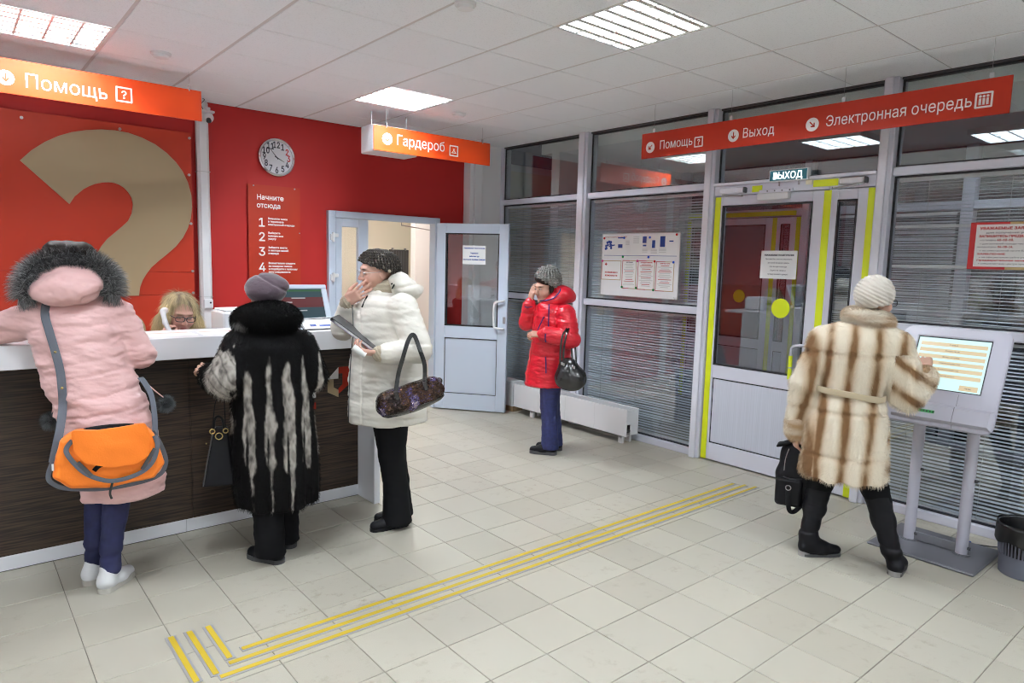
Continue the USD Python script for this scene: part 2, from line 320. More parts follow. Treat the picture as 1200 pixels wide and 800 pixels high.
# ---------------------------------------------------------------- blinds behind the panes
brng = np.random.default_rng(11)
def blind(x, y0, y1, z0, z1, label, tilt=38., pitch=.0215, wob=3., rails=(), group=None, drop=None):
    b = thing('venetian_blind', label, 'blind', (x, (y0 + y1) / 2, z0), group=group)
    L = y1 - y0; H = z1 - z0; ms = []
    n = int((H - .04) / pitch); w = .025
    for i in range(n):
        z = .02 + i * pitch; a0 = math.radians(tilt + brng.normal(0, wob)); seg = 5; ph = brng.uniform(0, 6.3); amp = abs(brng.normal(0, .0016))
        ys = np.linspace(-L / 2, L / 2, seg + 1); V = []
        for k, yy in enumerate(ys):
            sag = amp * math.sin(ph + k * 1.3); a = a0 + .05 * math.sin(ph * 2 + k)
            for s, hgt in ((-.5, 0), (0, .0022), (.5, 0)):
                V.append((s * w * math.cos(a) - hgt * math.sin(a), yy, z + sag + s * w * math.sin(a) + hgt * math.cos(a)))
        V = np.array(V); F = []
        for k in range(seg):
            for s in range(2):
                a_, b_, c_, d_ = k * 3 + s, k * 3 + s + 1, k * 3 + s + 4, k * 3 + s + 3; F += [(a_, b_, c_), (a_, c_, d_)]
        F = np.array(F); nV = len(V); low = V - [0, 0, .0004]
        ms.append(trimesh.Trimesh(np.vstack([V, low]), np.vstack([F, F[:, ::-1] + nV]), process=False))
    obj('slats', cat_(*ms), M['blind_slat'], b, kind='stuff', smooth=True)
    obj('head_rail', bx(-.018, .018, -L / 2, L / 2, H - .03, H, .003), M['white_plastic'], b)
    obj('bottom_rail', bx(-.012, .012, -L / 2, L / 2, 0, .012, .003), M['white_plastic'], b)
    for yy in (-L * .36, 0.03, L * .36): obj('ladder_cord', bx(-.0145, -.0130, yy - .0012, yy + .0012, .01, H - .03), M['cord'], b)
    for zz in rails: obj('middle_rail', bx(-.020, .006, -L / 2, L / 2, zz - z0 - .010, zz - z0 + .010, .004), M['white_plastic'], b)
    return b
BXX = GLASS + .045
blind(BXX, 4.89, 6.085, .065, 1.225, 'grey venetian blind low behind the corner window by the convector', tilt=24, wob=5, pitch=.0235)
blind(BXX, 4.89, 6.085, 1.30, 2.27, 'grey venetian blind in the middle pane of the corner window', tilt=34, wob=6, pitch=.0235)
blind(BXX, 3.415, 4.74, .065, 1.225, 'silver venetian blind low in the window under the notice board', tilt=19, wob=5, pitch=.0238)
blind(BXX, 3.415, 4.74, 1.30, 2.27, 'grey venetian blind hanging behind the white notice board', tilt=34, wob=6, pitch=.0235)
blind(BXX, .575, 1.92, .065, 1.225, 'silver venetian blind behind the legs of the ticket kiosk', tilt=16, wob=4, pitch=.0245)
blind(BXX, .575, 1.92, 1.30, 2.27, 'venetian blind with two white rails behind the red-edged notice', tilt=12, rails=(1.94, 1.676))

# ---------------------------------------------------------------- the exit door (two leaves) in the glass wall
def exit_door(name, x, y0, y1, ysplit, flip, full=True):
    d = thing(name, kind='structure')
    a = M['aluminium']
    for k, (p, q, gy0, gy1) in enumerate(((ysplit, y1, ysplit + .105, y1 - .07), (y0, ysplit - .006, y0 + .115, ysplit - .075))):
        gz0, gz1 = .825, 2.135
        obj('leaf_frame', cat_(bx(x - .03, x + .03, p, gy0, .012, 2.21, .004), bx(x - .03, x + .03, gy1, q, .012, 2.21, .004), bx(x - .03, x + .03, gy0, gy1, gz1, 2.21, .004), bx(x - .03, x + .03, gy0, gy1, .715, gz0, .004), bx(x - .03, x + .03, gy0, gy1, .012, .155, .004)), a, d)
        obj('glass_pane', bx(x - .004, x + .004, gy0, gy1, gz0, gz1), M['pane'], d)
        g = .012
        obj('gasket', cat_(bx(x - .031, x - .005, gy0, gy0 + g, gz0, gz1), bx(x - .031, x - .005, gy1 - g, gy1, gz0, gz1), bx(x - .031, x - .005, gy0, gy1, gz0, gz0 + g), bx(x - .031, x - .005, gy0, gy1, gz1 - g, gz1)), M['gasket'], d)
        obj('panel', bx(x - .018, x + .018, gy0 + .008, gy1 - .008, .165, .705, .004), M['aluminium_panel'], d)
        obj('panel_groove', bx(x - .014, x + .014, gy0, gy1, .155, .715), M['gasket'], d)
    for p, q in ((y0 - .004, y0 + .045), (ysplit - .03, ysplit + .022), (y1 - .055, y1 - .004)):
        obj('warning_strip', bx(x - .034, x - .031, p, q, .012, 2.205), M['yellow_tape'], d)
    return d
d2 = exit_door('door_2', GLASS - .02, 2.035, 3.295, 2.365, 1)
obj('warning_strip', bx(GLASS - .064, GLASS - .061, 2.29, 2.47, 2.235, 2.283), M['yellow_tape'], d2)
obj('warning_strip', bx(GLASS - .064, GLASS - .061, 2.875, 2.96, 2.228, 2.276), M['yellow_tape'], d2)
def door_closer(y0, y1, z, armdir, label, mt):
    c = thing('door_closer', label, 'door closer', (GLASS - .06, y0, z))
    obj('housing', bx(-.055, 0, 0, y1 - y0, 0, .05, .008), mt, c); obj('end_cap', bx(-.052, 0, y0 - y0 - .014, 0, .003, .047, .006), M['dark_grey'], c)
    e = (y1 - y0) * (.85 if armdir < 0 else .3)
    obj('arm', cat_(tube([(-.03, e, -.002), (-.05, e + armdir * .06, -.014), (-.05, e + armdir * .17, -.022)], .006, 8), cyl((-.05, e + armdir * .17, -.028), (-.05, e + armdir * .17, -.012), .012, 10), cyl((-.03, e, -.006), (-.03, e, .002), .014, 10)), M['steel'], c)
    return c
door_closer(3.015, 3.225, 2.222, -1, 'silver door closer with folding arm over the wide door leaf', M['aluminium_light'])
door_closer(2.095, 2.265, 2.232, 1, 'darker round-ended door closer over the narrow door leaf', M['steel'])
sw = thing('door_contact', 'white flat box on a bracket at the top of the exit door', 'door contact', (GLASS - .05, 2.64, 2.16))
obj('cover', bx(-.045, 0, 0, .26, 0, .052, .006), M['white_plastic'], sw); obj('bracket', bx(-.03, 0, -.02, .25, .052, .078, .002), M['aluminium_light'], sw)
for k in range(4): obj('bolt', cyl((-.033, .0 + k * .06, .066), (-.028, .0 + k * .06, .066), .005, 8), M['dark_grey'], sw)
jb = obj('junction_box', bx(GLASS - .075, GLASS - .05, 2.475, 2.525, 2.255, 2.287, .004), M['cream_wall'], label='small cream junction box under the green exit lamp', cat='box')
h2 = thing('handle', loc=(GLASS - .05, 2.405, .70), parent=d2, label='grey pull handle with yellow sleeves')
hy = 0.
obj('grip', tube(spline([(0, hy, .04), (-.045, hy + .03, .04), (-.06, hy + .10, .055), (-.06, hy + .115, .10), (-.06, hy + .115, .30), (-.06, hy + .10, .36), (-.045, hy + .03, .375), (0, hy, .375)], 6), .0115, 12), M['kiosk_body'], h2, smooth=True)
obj('sleeve', cyl((-.06, hy + .115, .11), (-.06, hy + .115, .195), .0145, 16), M['yellow_tape'], h2, smooth=40)
obj('sleeve', cyl((-.06, hy + .115, .205), (-.06, hy + .115, .29), .0145, 16), M['yellow_tape'], h2, smooth=40)
st = thing('door_sticker', 'round yellow warning sticker on the exit door glass', 'sticker', (GLASS - .025, 2.675, 1.334))
obj('disc', on_right(prism(Point(0, 0).buffer(.075, 32), .0012), 0, 0, 0), M['yellow_tape'], st)
pn = thing('door_notice', 'white printed sheet taped to the exit door glass above the round sticker', 'notice', (GLASS - .026, 2.865, 1.56))
obj('sheet', on_right(bx(0, .295, 0, .215, 0, .0012), 0, 0, 0), M['paper'], pn)
yy = .175
for k, (s_, hh) in enumerate((('УВАЖАЕМЫЕ ПОСЕТИТЕЛИ!', .0125), ('Просим Вас плотно закрывать', .0105), ('за собой входную дверь', .0105), ('при входе и выходе', .0105), ('Берегите тепло и', .0105), ('придерживайте дверь!', .0105))):
    t = text(s_, hh, .0006, bold=k == 0, px=20); wd = t.bounds[1][0]
    obj('text_line', on_right(t, -.0012, -(.147 - wd / 2), yy), M['ink'], pn); yy -= .029

# exit sign
ex = thing('exit_sign', 'lit white and teal sign reading ВЫХОД over the glass door', 'exit sign', (GLASS - .06, 2.495, 2.288), kind='thing')
obj('housing', bx(-.045, .0, 0, .305, 0, .088, .004), M['white_plastic'], ex)
obj('face', on_right(bx(.008, .297, .008, .08, 0, .002), -.045, .305, 0), M['exit_teal'], ex)
t = text('ВЫХОД', .05, .001, bold=True, width=.235); obj('lettering', on_right(t, -.047, .275, .019), M['exit_white'], ex)
obj('lamp_spot', on_right(prism(Point(.055, .045)  .buffer(.017, 16), .0006), -.047, .305, 0), M['exit_lamp'], ex)  # glowing disc laid on the face to imitate glare over the first letter
for yb in (.07, .225): obj('bracket', bx(-.03, -.02, yb, yb + .01, -.03, .002), M['steel'], ex)

# ---------------------------------------------------------------- porch behind the exit door
po = thing('floor_2', kind='structure'); obj('porch_floor', bx(PB, 7.25, .4, 5.6, -.04, -.002), M['grout'], po)
pc = thing('ceiling_2', kind='structure'); obj('porch_ceiling', bx(PB + .01, 7.25, .4, 5.6, 2.80, 2.92), M['plain_wall'], pc)
pw = thing('wall_outer', kind='structure'); OX = 7.2
for y0, y1 in ((5.2, 5.3), (3.62, 3.70), (2.1, 2.2), (.4, .5)): obj('post', bx(OX - .06, OX + .06, y0, y1, 0, 2.80, .004), M['aluminium'], pw)
for y0, y1 in ((3.70, 5.2), (2.2, 3.62), (.5, 2.1)): obj('upper_transom', bx(OX - .05, OX + .05, y0, y1, 2.22, 2.30, .004), M['aluminium'], pw)
for y0, y1 in ((2.2, 3.62), (.5, 2.1)):
    obj('lower_transom', bx(OX - .05, OX + .05, y0, y1, 1.232, 1.294, .004), M['aluminium'], pw); obj('sill', bx(OX - .05, OX + .05, y0, y1, 0, .06, .004), M['aluminium'], pw)
obj('side_wall', bx(PB, OX, 5.3, 5.42, 0, 2.80), M['plain_wall'], pw)
w5 = thing('window_5', kind='structure')
for y0, y1, rows in ((3.70, 5.2, ((2.30, 2.795),)), (2.2, 3.62, ((.06, 1.232), (1.294, 2.22), (2.3, 2.795))), (.5, 2.1, ((.06, 1.232), (1.294, 2.22), (2.3, 2.795)))):
    for z0, z1 in rows: obj('glass_pane', bx(OX - .004, OX + .004, y0, y1, z0, z1), M['pane'], w5)
d3 = exit_door('door_3', OX, 3.72, 5.18, 4.02, 1)
obj('warning_strip', bx(OX - .064, OX - .054, 3.76, 5.15, 2.225, 2.275), M['yellow_tape'], d3)
obj('sticker', on_right(prism(Point(0, 0).buffer(.075, 24), .001), OX - .006, 4.42, 1.31), M['yellow_tape'], d3)
obj('handle', tube(spline([(OX - .03, 4.95, .95), (OX - .08, 4.95, .97), (OX - .08, 4.95, 1.25), (OX - .03, 4.95, 1.27)], 6), .012, 10), M['steel'], d3)
blind(OX - .07, 2.22, 3.60, 1.30, 2.2, 'pale venetian blind of the outer porch window, seen through the door', tilt=20)
blind(OX - .07, 2.22, 3.60, .065, 1.225, 'pale venetian blind low in the outer porch window', tilt=20)

def porch_light(x, y, label):
    l = thing('porch_light', label, 'ceiling light', (x, y, 2.80), group='porch ceiling lights')
    obj('frame', cat_(bx(-.27, .27, -.27, -.25, -.045, 0), bx(-.27, .27, .25, .27, -.045, 0), bx(-.27, -.25, -.25, .25, -.045, 0), bx(.25, .27, -.25, .25, -.045, 0)), M['white_plastic'], l)
    obj('diffuser', bx(-.25, .25, -.25, .25, -.02, -.005), M['porch_glow'], l)
    for k in range(1, 5): obj('louvre_blade', bx(-.25 + k * .1 - .006, -.25 + k * .1 + .006, -.25, .25, -.045, -.022), M['white_plastic'], l)
    for k in range(1, 4): obj('louvre_blade', bx(-.25, .25, -.25 + k * .125 - .006, -.25 + k * .125 + .006, -.0445, -.0225), M['white_plastic'], l)
mk('porch_glow', (.9, .9, .9), .4, emit=(.78, .9, 1.), estr=6.)
porch_light(6.15, 2.86, 'bluish ceiling light of the porch seen through the pane above the exit door')
porch_light(6.70, 1.72, 'bluish ceiling light of the porch seen through the upper right window')

# the night street
gs = thing('floor_3', kind='structure'); obj('street', bx(7.26, 70, -40, 60, -.25, -.15), M['asphalt'], gs); obj('pavement', bx(5.05, 7.26, -40, .4, -.25, -.12), M['asphalt'], gs); obj('pavement', bx(5.05, 7.26, 5.6, 60, -.25, -.12), M['asphalt'], gs)
def street_lamp(x, y, z, label, r=.11):
    s = thing('street_lamp', label, 'street lamp', (x, y, -.15))
    obj('pole', cyl((0, .9, 0), (0, .9, z + .35), .06, 10), M['dark_grey'], s); obj('arm', tube([(0, .9, z + .3), (0, .5, z + .36), (0, 0, z + .27)], .03, 8), M['dark_grey'], s)
    obj('head', bx(-.16, .16, -.2, .2, z + .2, z + .3, .03), M['dark_grey'], s); g = trimesh.creation.icosphere(2, r); g.apply_translation((0, 0, z + .12)); obj('globe', g, M['street_glow'], s, smooth=True)
street_lamp(19.5, 14.3, 3.55, 'orange street lamp glowing in the dark beyond the middle window')
street_lamp(30., 21.9, 4.1, 'fainter second street lamp farther off in the dark', .09)

# ---------------------------------------------------------------- ceiling lamps (0.6 m louvred fluorescent panels)
def make_lamp(name, label, tubes, blade='reflector', zt=.032):
    l = thing('ceiling_light', label, 'ceiling light', (0, 0, CEIL), group='louvred ceiling lights')
    h = .292; top = .095
    obj('housing', cat_(bx(-h, h, -h, h, top, top + .01), bx(-h, -h + .004, -h, h, 0, top), bx(h - .004, h, -h, h, 0, top), bx(-h, h, -h, -h + .004, 0, top), bx(-h, h, h - .004, h, 0, top)), M['reflector'], l)
    for k, mt in enumerate(tubes):
        x = -h + (k + .5) * 2 * h / 4
        obj('tube', cyl((x, -h + .02, .056), (x, h - .02, .056), .013, 8, caps=False), M[mt], l)
    def vee(a, b, along, zt=zt, zb=.003, wt=.001, wb=.012):
        (x0, y0), (x1, y1) = a, b; n = (0, 1) if along == 'x' else (1, 0); V = []
        for x, y in (a, b):
            V += [(x - n[0] * wt, y - n[1] * wt, zt), (x + n[0] * wt, y + n[1] * wt, zt), (x + n[0] * wb, y + n[1] * wb, zb), (x - n[0] * wb, y - n[1] * wb, zb)]
        return trimesh.convex.convex_hull(np.array(V))
    for k in range(5):
        x = -h + k * 2 * h / 4; x = min(max(x, -h + .008), h - .008); obj('louvre_blade', vee((x, -h), (x, h), 'y', zt, wb=.007), M[blade], l)
    for k in range(6):
        y = -h + (k + .5) * 2 * h / 6; obj('louvre_blade', vee((-h, y), (h, y), 'x', zt, wb=.016, zb=.006), M[blade], l)
    return l
mk('louvre_grey', (.62, .60, .55), .3, spec=.4)
C, W = 'lamp_tube_cool', 'lamp_tube_mid'
L1 = make_lamp('a', 'warm white ceiling light above the orange help sign', ('lamp_tube_help',) * 4); L1.GetAttribute('xformOp:translate').Set(Gf.Vec3d(.548, 4.953, CEIL))
L2 = make_lamp('b', 'cool white ceiling light nearest the cloakroom sign', ('lamp_tube_bright',) * 4); L2.GetAttribute('xformOp:translate').Set(Gf.Vec3d(2.948, 4.953, CEIL))
L3 = make_lamp('c', 'large louvred ceiling light in the middle of the ceiling with one bluish tube', (W, C, W, W), 'louvre_grey', .036); L3.GetAttribute('xformOp:translate').Set(Gf.Vec3d(2.948, 2.553, CEIL))
L4 = None
for x in (-1.852, .548, 2.948):
    for y in (-2.247, .153, 2.553, 4.953):
        if (x, y) in ((.548, 4.953), (2.948, 4.953), (2.948, 2.553)): continue
        if L4 is None: L4 = make_lamp('d', 'louvred ceiling light of the hall outside the picture', ('lamp_tube_old',) * 4); L4.SetCustomDataByKey('group', 'ceiling lights outside the picture'); L4.GetAttribute('xformOp:translate').Set(Gf.Vec3d(x, y, CEIL))
        else: dup(L4, (x, y, CEIL))

for (x, y, r, lb) in ((1.16, 4.99, .062, 'round white smoke detector beside the warm ceiling light'), (2.085, 2.915, .055, 'white smoke detector at the top edge of the ceiling'), (3.55, 5.03, .062, 'white smoke detector behind the cloakroom sign')):
    d = thing('smoke_detector', lb, 'smoke detector', (x, y, CEIL))
    obj('base', lathe([(0, 0), (r, 0), (r, -.012), (r * .93, -.016), (0, -.016)][::-1], n=28), M['white_plastic'], d, smooth=40)
    obj('sensor', lathe([(0, -.016), (r * .8, -.016), (r * .74, -.030), (r * .4, -.036), (0, -.037)][::-1], n=28), M['white_paint'], d, smooth=40)

# ---------------------------------------------------------------- hanging signs
def arrow(r, ang):
    a = Polygon([(-.10, -.62), (.10, -.62), (.10, .0), (-.10, .0)]).union(Polygon([(0, .62), (-.46, .10), (-.30, -.06), (0, .27), (.30, -.06), (.46, .10)])).union(Polygon([(-.10, -.6), (.10, -.6), (.10, .4), (-.10, .4)]))
    return shapely.affinity.scale(shapely.affinity.rotate(a, ang, origin=(0, 0)), r, r, origin=(0, 0))
def disc_arrow(r, ang): return Point(0, 0).buffer(r, 24).difference(arrow(r * .95, ang))
def ring_box(w, lw=.005): return sbox(-w / 2, -w / 2, w / 2, w / 2).buffer(.006, 4).difference(sbox(-w / 2 + lw, -w / 2 + lw, w / 2 - lw, w / 2 - lw))
def hanger(parent, x, y, z):
    obj('hanging_wire', cyl((x, y, z + .01), (x, y, CEIL), .0012, 6), M['steel'], parent); obj('clip', bx(x - .004, x + .004, y - .012, y + .012, z - .012, z + .03, .002), M['steel'], parent)
sg = thing('hanging_sign', 'orange hanging sign reading Помощь with a boxed question mark', 'sign', (0, 0, 0))
obj('board', bx(-.62, 1.50, 5.345, 5.355, 2.585, 2.795), M['sign_orange'], sg)
Y = 5.345
obj('arrow_disc', on_back(prisms(disc_arrow(.045, 180), .001), .361, Y, 2.677), M['white_letter'], sg)
t = text('Помощь', .088, .001, width=.455); obj('lettering', on_back(t, .452, Y, 2.637), M['white_letter'], sg)
obj('icon', cat_(on_back(prisms(ring_box(.088), .001), 1.005, Y, 2.686), on_back(text('?', .05, .001, bold=True), .987, Y, 2.660)), M['white_letter'], sg)
hanger(sg, 1.42, 5.35, 2.795); hanger(sg, -.3, 5.35, 2.795)
sm = thing('hanging_sign', 'orange hanging sign reading Гардероб by the white box', 'sign', (0, 0, 0)); Y = 5.375
obj('board', bx(2.905, 4.172, Y, Y + .01, 2.565, 2.777), M['sign_orange'], sm)
obj('arrow_disc', on_back(prisms(disc_arrow(.05, 180), .001), 3.036, Y, 2.671), M['white_letter'], sm)
t = text('Гардероб', .088, .001, width=.51); obj('lettering', on_back(t, 3.128, Y, 2.635), M['white_letter'], sm)
hang = Polygon([(-.03, -.018), (.03, -.018), (.003, .008), (-.003, .008)]).difference(Polygon([(-.018, -.012), (.018, -.012), (0, .003)])).union(Point(0, .016).buffer(.008).difference(Point(0, .016).buffer(.004)))
obj('icon', cat_(on_back(prisms(ring_box(.088), .001), 3.742, Y, 2.655), on_back(prisms(hang, .001), 3.742, Y, 2.652)), M['white_letter'], sm)
hanger(sm, 3.026, Y + .005, 2.777); hanger(sm, 4.08, Y + .005, 2.777)
wbx = thing('sign_box', 'white box mounted behind the cloakroom sign under the ceiling', 'box', (2.91, 5.40, 2.555))
obj('casing', bx(0, .445, 0, .22, 0, .232, .006), M['white_plastic'], wbx); obj('hanger_rod', cyl((.05, .12, .232), (.05, .12, CEIL - 2.555), .006, 8), M['steel'], wbx); obj('hanger_rod', cyl((.4, .12, .232), (.4, .12, CEIL - 2.555), .006, 8), M['steel'], wbx)
sr = thing('hanging_sign', 'long red hanging sign with Помощь, Выход and Электронная очередь', 'sign', (0, 0, 0)); X = 4.46
obj('board', bx(X, X + .01, 1.19, 3.717, 2.502, 2.701), M['sign_red'], sr)
for y, a in ((3.628, 135), (2.869, 180), (2.283, -135)): obj('arrow_disc', on_right(prisms(disc_arrow(.044, a), .001), X, y, 2.587), M['white_letter'], sr)
for s_, y, w_ in (('Помощь', 3.537, .315), ('Выход', 2.798, .247), ('Электронная очередь', 2.196, .825)): obj('lettering', on_right(text(s_, .068, .001, width=w_), X, y, 2.562), M['white_letter'], sr)
ppl = unary_union([sbox(-.006 + o, -.026, .006 + o, .010).union(Point(o, .020).buffer(.007, 6)) for o in (-.018, 0, .018)])
obj('icon', cat_(on_right(prisms(ring_box(.066, .004), .001), X, 3.166, 2.578), on_right(text('?', .038, .001, bold=True), X, 3.180, 2.559)), M['white_letter'], sr)
obj('icon', cat_(on_right(prisms(ring_box(.074, .004), .001), X, 1.315, 2.590), on_right(prisms(ppl, .001), X, 1.315, 2.590)), M['white_letter'], sr)
for y in (3.60, 2.90, 2.09, 1.29): hanger(sr, X + .005, y, 2.701)

# ---------------------------------------------------------------- things on the red wall
Q = [(.477, 2.276), (.548, 2.356), (.633, 2.427), (.719, 2.482), (.806, 2.522), (.904, 2.551), (1.004, 2.57), (1.095, 2.576), (1.188, 2.571), (1.283, 2.547), (1.38, 2.506), (1.462, 2.45), (1.533, 2.381), (1.584, 2.309), (1.621, 2.224), (1.644, 2.123), (1.648, 2.024), (1.636, 1.93), (1.611, 1.847), (1.569, 1.763), (1.513, 1.689), (1.443, 1.622), (1.373, 1.561), (1.32, 1.509), (1.281, 1.454), (1.253, 1.405), (1.233, 1.349), (1.222, 1.279),
     (.915, 1.279), (.918, 1.34), (.915, 1.44), (.918, 1.52), (.932, 1.6), (.971, 1.672), (1.013, 1.729), (1.067, 1.781), (1.121, 1.833), (1.165, 1.88), (1.192, 1.939), (1.204, 2.01), (1.195, 2.066), (1.173, 2.107), (1.144, 2.139), (1.112, 2.16), (1.077, 2.17), (1.04, 2.172), (.993, 2.165), (.948, 2.151), (.907, 2.13), (.867, 2.103), (.806, 2.042), (.771, 1.983)]
pn = thing('help_panel', 'big orange wall panel with a huge gold question mark behind the counter', 'wall panel', (0, 0, 0))
for z0, z1 in ((1.475, 2.635), (1.282, 1.472), (.55, 1.279)): obj('board', bx(-.9, 1.655, 6.225, 6.245, z0, z1, .0015), M['orange_board'], pn)
obj('question_mark', on_back(prism(Polygon(Q), .012), 0, 6.2245, 0), M['gold_board'], pn)
obj('question_dot', on_back(prism(Point(1.10, .99).buffer(.165, 32), .012), 0, 6.2245, 0), M['gold_board'], pn)
for x, z in ((.499, 2.581), (1.129, 2.59), (1.64, 2.589), (1.629, 2.287), (1.634, 1.884), (1.637, 1.485), (1.637, 1.30), (-.2, 2.581)): obj('bolt', cat_(cyl((x, 6.205, z), (x, 6.226, z), .008, 12), cyl((x, 6.203, z), (x, 6.206, z), .011, 12)), M['steel'], pn)
for x in (-.8, .4, 1.5): obj('stand_off', bx(x, x + .03, 6.245, RED - .002, .6, 2.6), M['dark_grey'], pn)
pi = thing('pipe_casing', 'white vertical pipe casing between the orange panel and the clock', 'pipe', (1.748, 6.2, 0))
obj('casing', bx(-.048, .048, 0, .08, 0, CEIL, .02), M['white_plastic'], pi, smooth=30); obj('joint', bx(-.050, .050, -.002, .08, 2.325, 2.329), M['cord'], pi); obj('joint', bx(-.050, .050, -.002, .08, 1.262, 1.265), M['cord'], pi)
obj('socket_box', bx(-.035, .04, -.03, 0, 1.165, 1.245, .006), M['white_plastic'], pi); obj('socket_hole', cyl((.018, -.033, 1.215), (.018, -.029, 1.215), .008, 12), M['gasket'], pi)
cc = thing('security_camera', 'small white dome camera at the top of the pipe casing', 'security camera', (1.775, 6.143, 2.775))
obj('mount', cat_(bx(-.06, .05, -.02, .05, .03, .05, .006), cyl((0, .01, .05), (0, .01, .075), .02, 16)), M['white_plastic'], cc)
g = trimesh.creation.icosphere(3, .042); g.apply_translation((-.005, -.02, -.012)); obj('eyeball', g, M['white_plastic'], cc, smooth=True)
obj('lens', cat_(cyl((-.012, -.052, -.035), (-.015, -.068, -.048), .02, 18), ), M['black_plastic'], cc, smooth=40)
obj('cable', tube(spline([(-.03, .02, .05), (-.055, .0, .09), (-.03, -.01, .13), (-.045, .02, .145)], 6), .003, 6), M['dark_grey'], cc)

ck = thing('wall_clock', 'round chrome wall clock on the red wall', 'clock', (2.397, RED, 2.525))
R_ = .17
obj('rim', lathe([(R_ - .004, 0), (R_, .01), (R_ - .002, .034), (R_ - .012, .042), (R_ - .022, .034), (R_ - .024, .02), (R_ - .024, 0)][::-1], n=48).apply_transform(trimesh.transformations.rotation_matrix(math.pi / 2, (1, 0, 0))), M['clock_chrome'], ck, smooth=40)
obj('dial', on_back(prism(Point(0, 0).buffer(R_ - .02, 32), .018), 0, 0, 0), M['clock_face'], ck)
for k in range(1, 13):
    a = math.radians(90 - 30 * k); rr = R_ * .66; t = text(str(k), .054, .001, True, px=40); w_ = t.bounds[1][0] + t.bounds[0][0]; t.vertices[:, 0] = (t.vertices[:, 0] - w_ / 2) * .72
    obj('numeral', on_back(t, rr * math.cos(a), -.018, rr * math.sin(a) - .027), M['ink_red'] if k in (2, 3) else M['ink'], ck)
def hand(ang, ln, w, tail=.02):
    g = Polygon([(-w, -tail), (w, -tail), (w * .35, ln), (-w * .35, ln)]); return on_back(prism(shapely.affinity.rotate(g, -ang, origin=(0, 0)), .0012), 0, -.021, 0)
obj('hour_hand', hand(117, .078, .005), M['ink'], ck); obj('minute_hand', hand(320, .112, .004), M['ink'], ck); obj('hub', cyl((0, -.0195, 0), (0, -.026, 0), .006, 12), M['ink'], ck)

ps = thing('instruction_poster', 'orange acrylic poster of four numbered steps under the clock', 'poster', (2.13, RED - .022, 1.22))
obj('board', bx(0, .482, 0, .006, 0, 1.047), M['orange_board'], ps)
def pt(s_, x, z, h, bold=False, px=24, mtl='white_letter'): obj('lettering', on_back(text(s_, h, .0006, bold, px=px), x, -.0005, z - 1.22), M[mtl], ps)
pt('Начните', .075, 2.137, .044, True, 48); pt('отсюда', .075, 2.065, .044, True, 48)
steps = (('1', 1.895, ('Возьмите талон', 'в терминале', 'электронной очереди')), ('2', 1.765, ('Выберите', 'нужную вам', 'услугу')), ('3', 1.633, ('Займите место', 'в секторе вашей', 'очереди')), ('4', 1.490, ('Внимательно следите', 'за номером талона', 'и подойдите к нужному', 'окну специалиста')))
for n_, z, ls in steps:
    pt(n_, .083, z, .078, True, 60)
    for k, s_ in enumerate(ls): pt(s_, .175, z + .068 - k * .027, .0165, True, 22)
obj('logo_disc', on_back(prisms(disc_arrow(.032, 135), .0006), .118, -.0005, .135), M['white_letter'], ps)
obj('logo_bar', on_back(prism(sbox(0, -.03, .004, .03), .0006), .165, -.0005, .135), M['white_letter'], ps)
obj('logo_mark', on_back(prisms(sbox(0, -.022, .04, .022).difference(sbox(.012, -.008, .028, .022)), .0006), .185, -.0005, .135), M['ink_red'], ps)
pt('мои документы', .175, 1.255, .02, True, 24)
for x in (.05, .43):
    for z in (1.035, .012): obj('stand_off', cat_(cyl((x, .022, z), (x, -.006, z), .007, 10)), M['steel'], ps)
obj('stand_off', cyl((.474, .022, .63), (.474, -.006, .63), .006, 10), M['steel'], ps)

# ---------------------------------------------------------------- cloakroom door and the room behind it
d1 = thing('door_1', kind='structure'); G = M['door_grey']; y0, y1 = RED - .05, RED + .06
obj('door_frame', cat_(bx(DX0 - .015, DX0 + .055, y0, y1, 0, DZ + .01, .004), bx(DX1 - .05, DX1 + .015, y0, y1, 0, DZ + .01, .004), bx(DX0 + .055, DX1 - .05, y0, y1, DZ - .055, DZ + .01, .004)), G, d1)
lx0, lx1 = DX0 + .058, 3.315
obj('narrow_leaf', cat_(bx(lx0, lx0 + .07, y0 + .01, y0 + .06, .01, DZ - .06, .004), bx(lx1 - .11, lx1, y0 + .01, y0 + .06, .01, DZ - .06, .004), bx(lx0 + .07, lx1 - .11, y0 + .01, y0 + .06, 1.935, DZ - .06, .004), bx(lx0 + .07, lx1 - .11, y0 + .01, y0 + .06, .86, .95, .004), bx(lx0 + .07, lx1 - .11, y0 + .01, y0 + .06, .01, .13, .004), bx(lx0 + .06, lx1 - .10, y0 + .022, y0 + .05, .12, .87)), G, d1)
obj('narrow_glass', bx(lx0 + .07, lx1 - .11, y0 + .032, y0 + .038, .94, 1.94), M['pane_clear'], d1)
for z in (1.83, 1.44, .5): obj('hinge', cat_(cyl((DX0 + .028, y0 - .012, z - .045), (DX0 + .028, y0 - .012, z + .045), .013, 12), bx(DX0 + .0, DX0 + .03, y0 - .012, y0 + .002, z - .03, z + .03, .003), bx(DX0 + .03, DX0 + .085, y0 - .008, y0 + .012, z + .0, z + .035, .003)), M['white_plastic'], d1)
